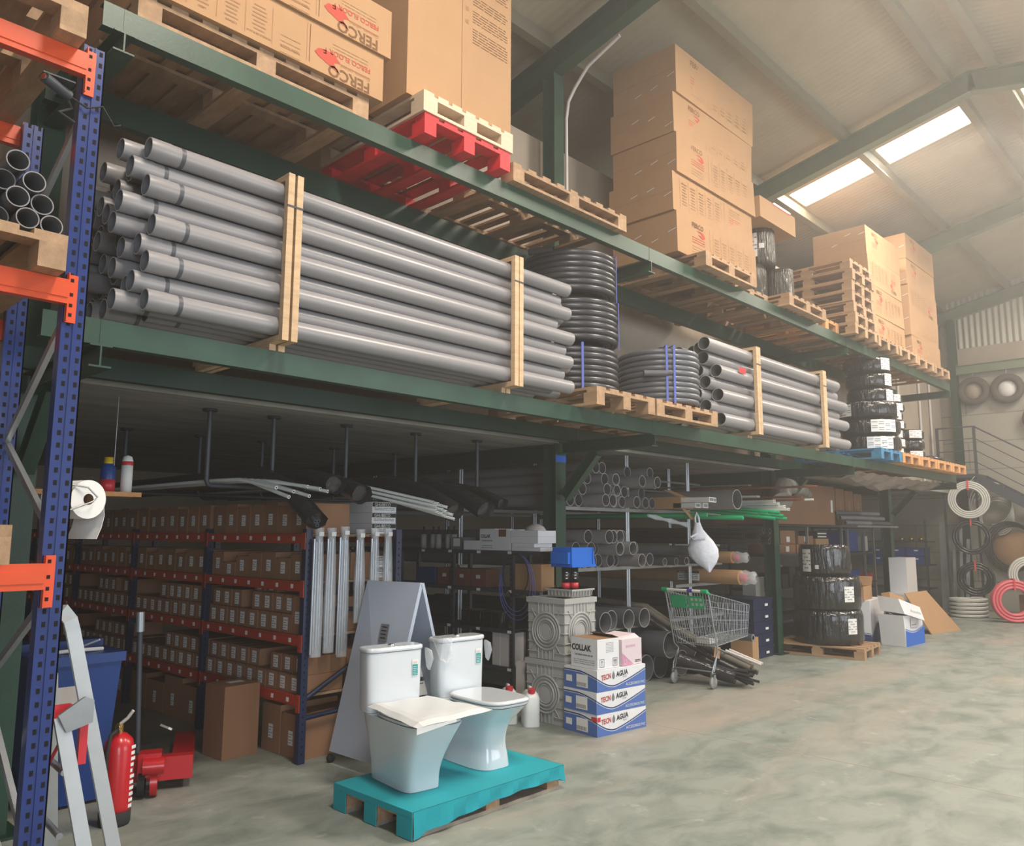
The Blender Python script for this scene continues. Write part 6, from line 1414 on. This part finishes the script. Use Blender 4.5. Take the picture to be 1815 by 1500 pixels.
# white sack-like carton and leaning sheets
b = MB().hexa([(0, 0, 0), (.50, 0, 0), (.52, .32, 0), (0, .32, 0)], [(-.04, .0, .34), (.50, .02, .30), (.5, .32, .30), (-.04, .32, .34)], 'whitebox'); bwave(b, .50, .34, 'blueplast', lambda s: .52-.12*math.sin(s*PI*1.1)); b.patch((.14, 0, .20), (1, 0, 0), (0, 0, 1), .2, .10, 'panel_e', .004).patch((.16, -.001, .22), (1, 0, 0), (0, 0, 1), .12, .01, 'greyprint', .005)
o = put(b, 'wave_carton', (12.35, 4.02, .001), 'crumpled white carton with a bright blue wave, nearest of the group beyond the coils', 'carton', rz=-.05); o.scale = (1.4, 1.1, 1.3)
MB().hexa([(-.04, -.02, .36), (.40, -.06, .26), (.42, .25, .28), (-.02, .3, .38)], [(-.02, .06, .52), (.46, .02, .40), (.46, .3, .42), (0, .34, .54)], 'whitebox', ).text('Accesorios', .05, (.05, -.03, .37), (1, -.1, -.2), (0, .3, 1), 'black', .03).build('tilted_box', o)
MB().hexa([(.1, .22, .50), (.44, .20, .44), (.44, .32, .42), (.1, .33, .48)], [(.12, .24, .58), (.46, .22, .50), (.46, .34, .48), (.12, .35, .56)], 'carton').build('open_flap', o)
b = MB().hexa([(-.1, .1, 0), (.90, -.06, 0), (.90, -.04, 0), (-.1, .12, 0)], [(-.28, .42, .64), (.35, .28, .66), (.35, .30, .66), (-.28, .44, .64)], 'carton'); put(b, 'cardboard_sheet', (14.3, 4.12, .001), 'flat brown cardboard sheet leaning against the white carton pile', 'sheet')
put(MB().box(0, .42, 0, .35, 0, .60, 'whitebox'), 'white_carton', (14.3, 4.55, .001), 'plain white carton at the foot of the third column', 'carton')
b = MB().box(0, .50, 0, .28, 0, .60, 'panel_e').patch((0, .28, 0), (0, -1, 0), (0, 0, 1), .28, .60, 'whitebox', .002); o = put(b, 'white_carton', (14.42, 4.62, .603), 'tall pale carton leaning on top of the plain white one', 'carton')
# tarpaulin over the slab edge and silver duct
b = MB(); nx = 30; P = []
for i in range(nx+1):
    x = 11.1+i*(15.0-11.1)/nx; row = []
    for j in range(6):
        v = j/5; zz_ = 2.452-(.13+.05*math.sin(x*2.1)+.025*math.sin(x*7))*math.sin(v*PI); row.append((x, 4.12+.62*v, zz_+.012*math.sin(x*13+j*2)))
    P.append(row)
for i in range(nx):
    for j in range(5): n = b.vs([P[i][j], P[i+1][j], P[i+1][j+1], P[i][j+1]]); b.face((n, n+1, n+2, n+3), 'tarp', True)
tag(b.build('plastic_sheet'), 'dusty grey plastic sheet sagging under the lower deck beyond the second column', 'sheet')
dd = thing('flexible_duct', 'silver insulated flexible duct curling down before the second column', 'duct', (0, 0, 0))
P = [(11.5, 4.99, 2.18), (11.0, 4.86, 2.22), (10.5, 4.76, 2.23), (10.1, 4.70, 2.22), (9.85, 4.63, 2.10), (9.74, 4.56, 2.01)]
rg = []; MBd = MB(); MBd.tube([Vector(p) for p in P], [.06, .08, .10, .12, .13, .13], 'insul', 18); MBd.build('tube', dd)
MB().patch((9.74, 4.47, 2.04), (1, -.2, 0), (0, 0, 1), .06, .03, 'redplast', .02).build('red_mark', dd)
# ================================================================== FAR END: GABLE WALL
tag(MB().rod((19.40, 4.58, 5.08), (19.40, 4.58, 4.95), .006, 'steel', 6).build('hook'), 'thin hanger wire above the left hose ring on the far wall', 'wire') if False else None
def wall_ring(c, R_, r, m, label, name='hose_ring', cat='hose ring', fill=None, wire=None, axis='x'):
    t = thing(name, label, cat, c)
    MB().torus((0, 0, 0), R_-r, r, m, axis, 40, 12).build('ring', t)
    if fill: MB().lathe([(0, 0), (R_-2*r+.02, 0), (R_-2*r+.02, .02), (0, .02)], fill, (0.02, 0, 0), 30, 'x', False).build('cover_disc', t)
    if wire: MB().rod((0, 0, R_-.02), (0, 0, wire), .006, 'steel', 6).build('wire', t)
    return t
wall_ring((19.33, 4.585, 4.70), .32, .075, 'tyre', 'dusty tyre hanging high on the far wall, left one', 'tyre', 'tyre', 'concrete', .42)
wall_ring((19.33, 3.94, 4.68), .322, .075, 'tyre', 'dusty tyre hanging high on the far wall, right one with a pale centre', 'tyre', 'tyre', 'white', .42)
wall_ring((19.33, 3.42, 4.0), .30, .06, 'tyre', 'dusty tyre cut by the right edge of the photo', 'tyre', 'tyre')
# stair with railing
st = thing('steel_stair', 'dark steel stair with a landing and railing against the far wall', 'stair', (18.9, 0, 0))
MB().box(-.5, .38, 4.42, 5.15, 2.76, 2.84, 'darksteel').build('landing', st)
for x in (-.5, .34):
    b = MB().hexa([(x, 4.42, 2.62), (x+.04, 4.42, 2.62), (x+.04, .3, .0), (x, .3, .0)], [(x, 4.42, 2.84), (x+.04, 4.42, 2.84), (x+.04, .0, .0), (x, .0, 0)], 'darksteel'); b.build('stringer', st)
for i in range(14):
    y = 4.35-.29*i; z = 2.62-.19*i; MB().box(-.46, .34, y-.26, y, z-.03, z, 'darksteel').build('tread', st)
x = -.48
for zo in (.98, .73, .48, .24): MB().tube([(x, 5.12, 2.84+zo), (x, 4.42, 2.84+zo), (x, 1.4, .88+zo)], .017 if zo > .9 else .010, 'darksteel', 6).build('rail', st)
for y, z in ((5.12, 2.84), (4.42, 2.84)): MB().box(x-.025, x+.025, y-.025, y+.025, z, z+.99, 'darksteel').build('post', st)
MB().box(-.48, -.44, 4.44, 4.48, 0, 2.76, 'darksteel').box(-.48, -.44, 5.05, 5.09, 0, 2.76, 'darksteel').build('leg', st)
# hose coils hung on the stair, facing the camera
def hung(c, R_, r, turns, m, label, rz, name='hose_coil', tie='redplast', lay=2, cat='hose coil', film=False, tilt=0.0):
    t = thing(name, label, cat, c, rz); t.rotation_euler = (0, tilt, rz)
    b = MB()
    for l in range(lay):
        for k_ in range(turns): b.torus(((k_-(turns-1)/2)*2*r*.95, .004*(k_ % 2), 0), R_-r-l*2*r*.95, r, m, 'x', 36, 8)
    b.build('hose', t)
    if tie: MB().box(-turns*r-.01, turns*r+.01, -.015, .015, R_-lay*2*r-.02, R_+.022, tie).build('tie', t)
    return t
aa = math.atan2(4.57, 18.2)
hung((18.15, 4.54, 2.293), .38, .020, 5, 'greyhose', 'pale grey hose coil with a red tie, hung highest at the stair', aa, lay=4)
hung((18.20, 4.545, 1.545), .35, .026, 4, 'film', 'black hose coil with a red tie, below the pale grey one', aa, lay=2)
hung((18.25, 4.535, .712), .34, .026, 4, 'film', 'black film-wrapped hose coil with red ties, just above the floor coils', aa, lay=3)
tag(MB().tube([(18.36, 4.45, 2.78), (18.30, 4.50, 2.70), (18.16, 4.54, 2.62)], .008, 'steel', 6).build('hook'), 'hook that holds the pale grey hose coil on the stair', 'hook')
for i in range(5): coil((17.75, 4.58, .001+i*.074), .34, .0185, 2, 'greyhose', 'flat pale grey hose coil of the floor pile under the hanging coils, %s' % ('lowest', 'second', 'third', 'fourth', 'top')[i], layers=4)
hung((17.15, 3.66, .39), .385, .028, 3, 'pinkhose', 'pink-red hose coil standing on the floor at the right edge', aa+.25, lay=3, tie='redplast')
hung((17.6, 3.46, .84), .36, .02, 4, 'greyhose', 'pale hose coil half cut off by the right edge, above the pink one', aa, lay=4, tie=None)
put(MB().box(0, .5, 0, .5, 0, .47, 'carton_d'), 'plain_carton', (17.7, 3.2, .001), 'plain carton holding up the pale hose coil at the right edge', 'carton')
# looped cables and hoses on the wall
r_ = random.Random(4)
for i in range(7):
    P = [(19.2-.02*i, 4.28+.015*i+.30*math.cos(a*PI/14)*(1+.05*i), 1.95+.05*i+.36*math.sin(a*PI/14)*(1+.04*i)) for a in range(-2, 22)]
    tag(MB().tube(P, .012, 'greyhose', 6).build('cable_loop'), 'grey cable loop draped from the stair above the brown round board, %s from the wall' % OR[i], 'cable', 'grey cable loops')
for i in range(4):
    P = [(19.1-.03*i, 4.0+.02*i+(.40+.02*i)*math.cos(a*PI/16), 1.35+(.42+.03*i)*math.sin(a*PI/16)) for a in range(32)]
    tag(MB().tube(P, .015, 'rubber', 6, closed=True).build('hose_loop'), 'large loose black hose loop on the far wall, %s from the wall' % OR[i], 'hose', 'black hose loops')
tag(MB().lathe([(0, 0), (.42, 0), (.42, .02), (0, .02)], 'carton', (19.28, 4.05, 1.25), 30, 'x', False).build('round_board'), 'round brown board on the far wall behind the black hose loops', 'board')
for i, (y, h_, w_) in enumerate(((5.32, 1.86, .15), (5.10, 1.6, .05), (4.98, 1.75, .05), (4.88, 1.5, .06))):
    tag(MB().hexa([(18.7, y, 0.001), (18.75, y, 0.001), (18.75, y-w_, 0.001), (18.7, y-w_, 0.001)], [(18.95+.1*i, y+.03, h_), (19.0+.1*i, y+.03, h_), (19.0+.1*i, y+.03-w_, h_), (18.95+.1*i, y+.03-w_, h_)], 'alu').build('metal_profile'), 'light metal profile leaning at the far wall, %s from the left' % ('first', 'second', 'third', 'fourth')[i], 'profile')
# dark shelves in the annex at the far end
fs = thing('storage_shelves', 'dark shelves with navy crates deep in the far corner under the slab', 'shelving', (18.7, 5.55, 0))
for y in (0, 1.3): MB().box(0, .04, y, y+.04, 0, 1.9, 'darksteel').build('upright', fs)
for z in (.45, .95, 1.45): MB().box(0, .6, 0, 1.35, z-.03, z, 'darksteel').build('shelf', fs)
for i in range(6):
    b = MB().box(0, .4, 0, .36, 0, .17, 'binblue').patch((0, .2, .1), (0, -1, 0), (0, 0, 1), .08, .03, 'white', .002)
    put(b, 'blue_crate', (18.72, 5.62+.40*(i % 3), .952+.18*(i//3)), 'navy crate on the far corner shelves, %s row, %s' % (('lower', 'upper')[i//3], ('right', 'middle', 'left')[i % 3]), 'crate')
for i in range(3): tag(MB().lathe([(0, 0), (.05, 0), (.06, .05), (.03, .09), (0, .09)], 'brass', (18.85, 5.7+.2*i, 1.451), 14).build('brass_fitting'), 'brass fitting on the top board of the far corner shelves, %s' % ('right', 'middle', 'left')[i], 'fitting', 'brass fittings')
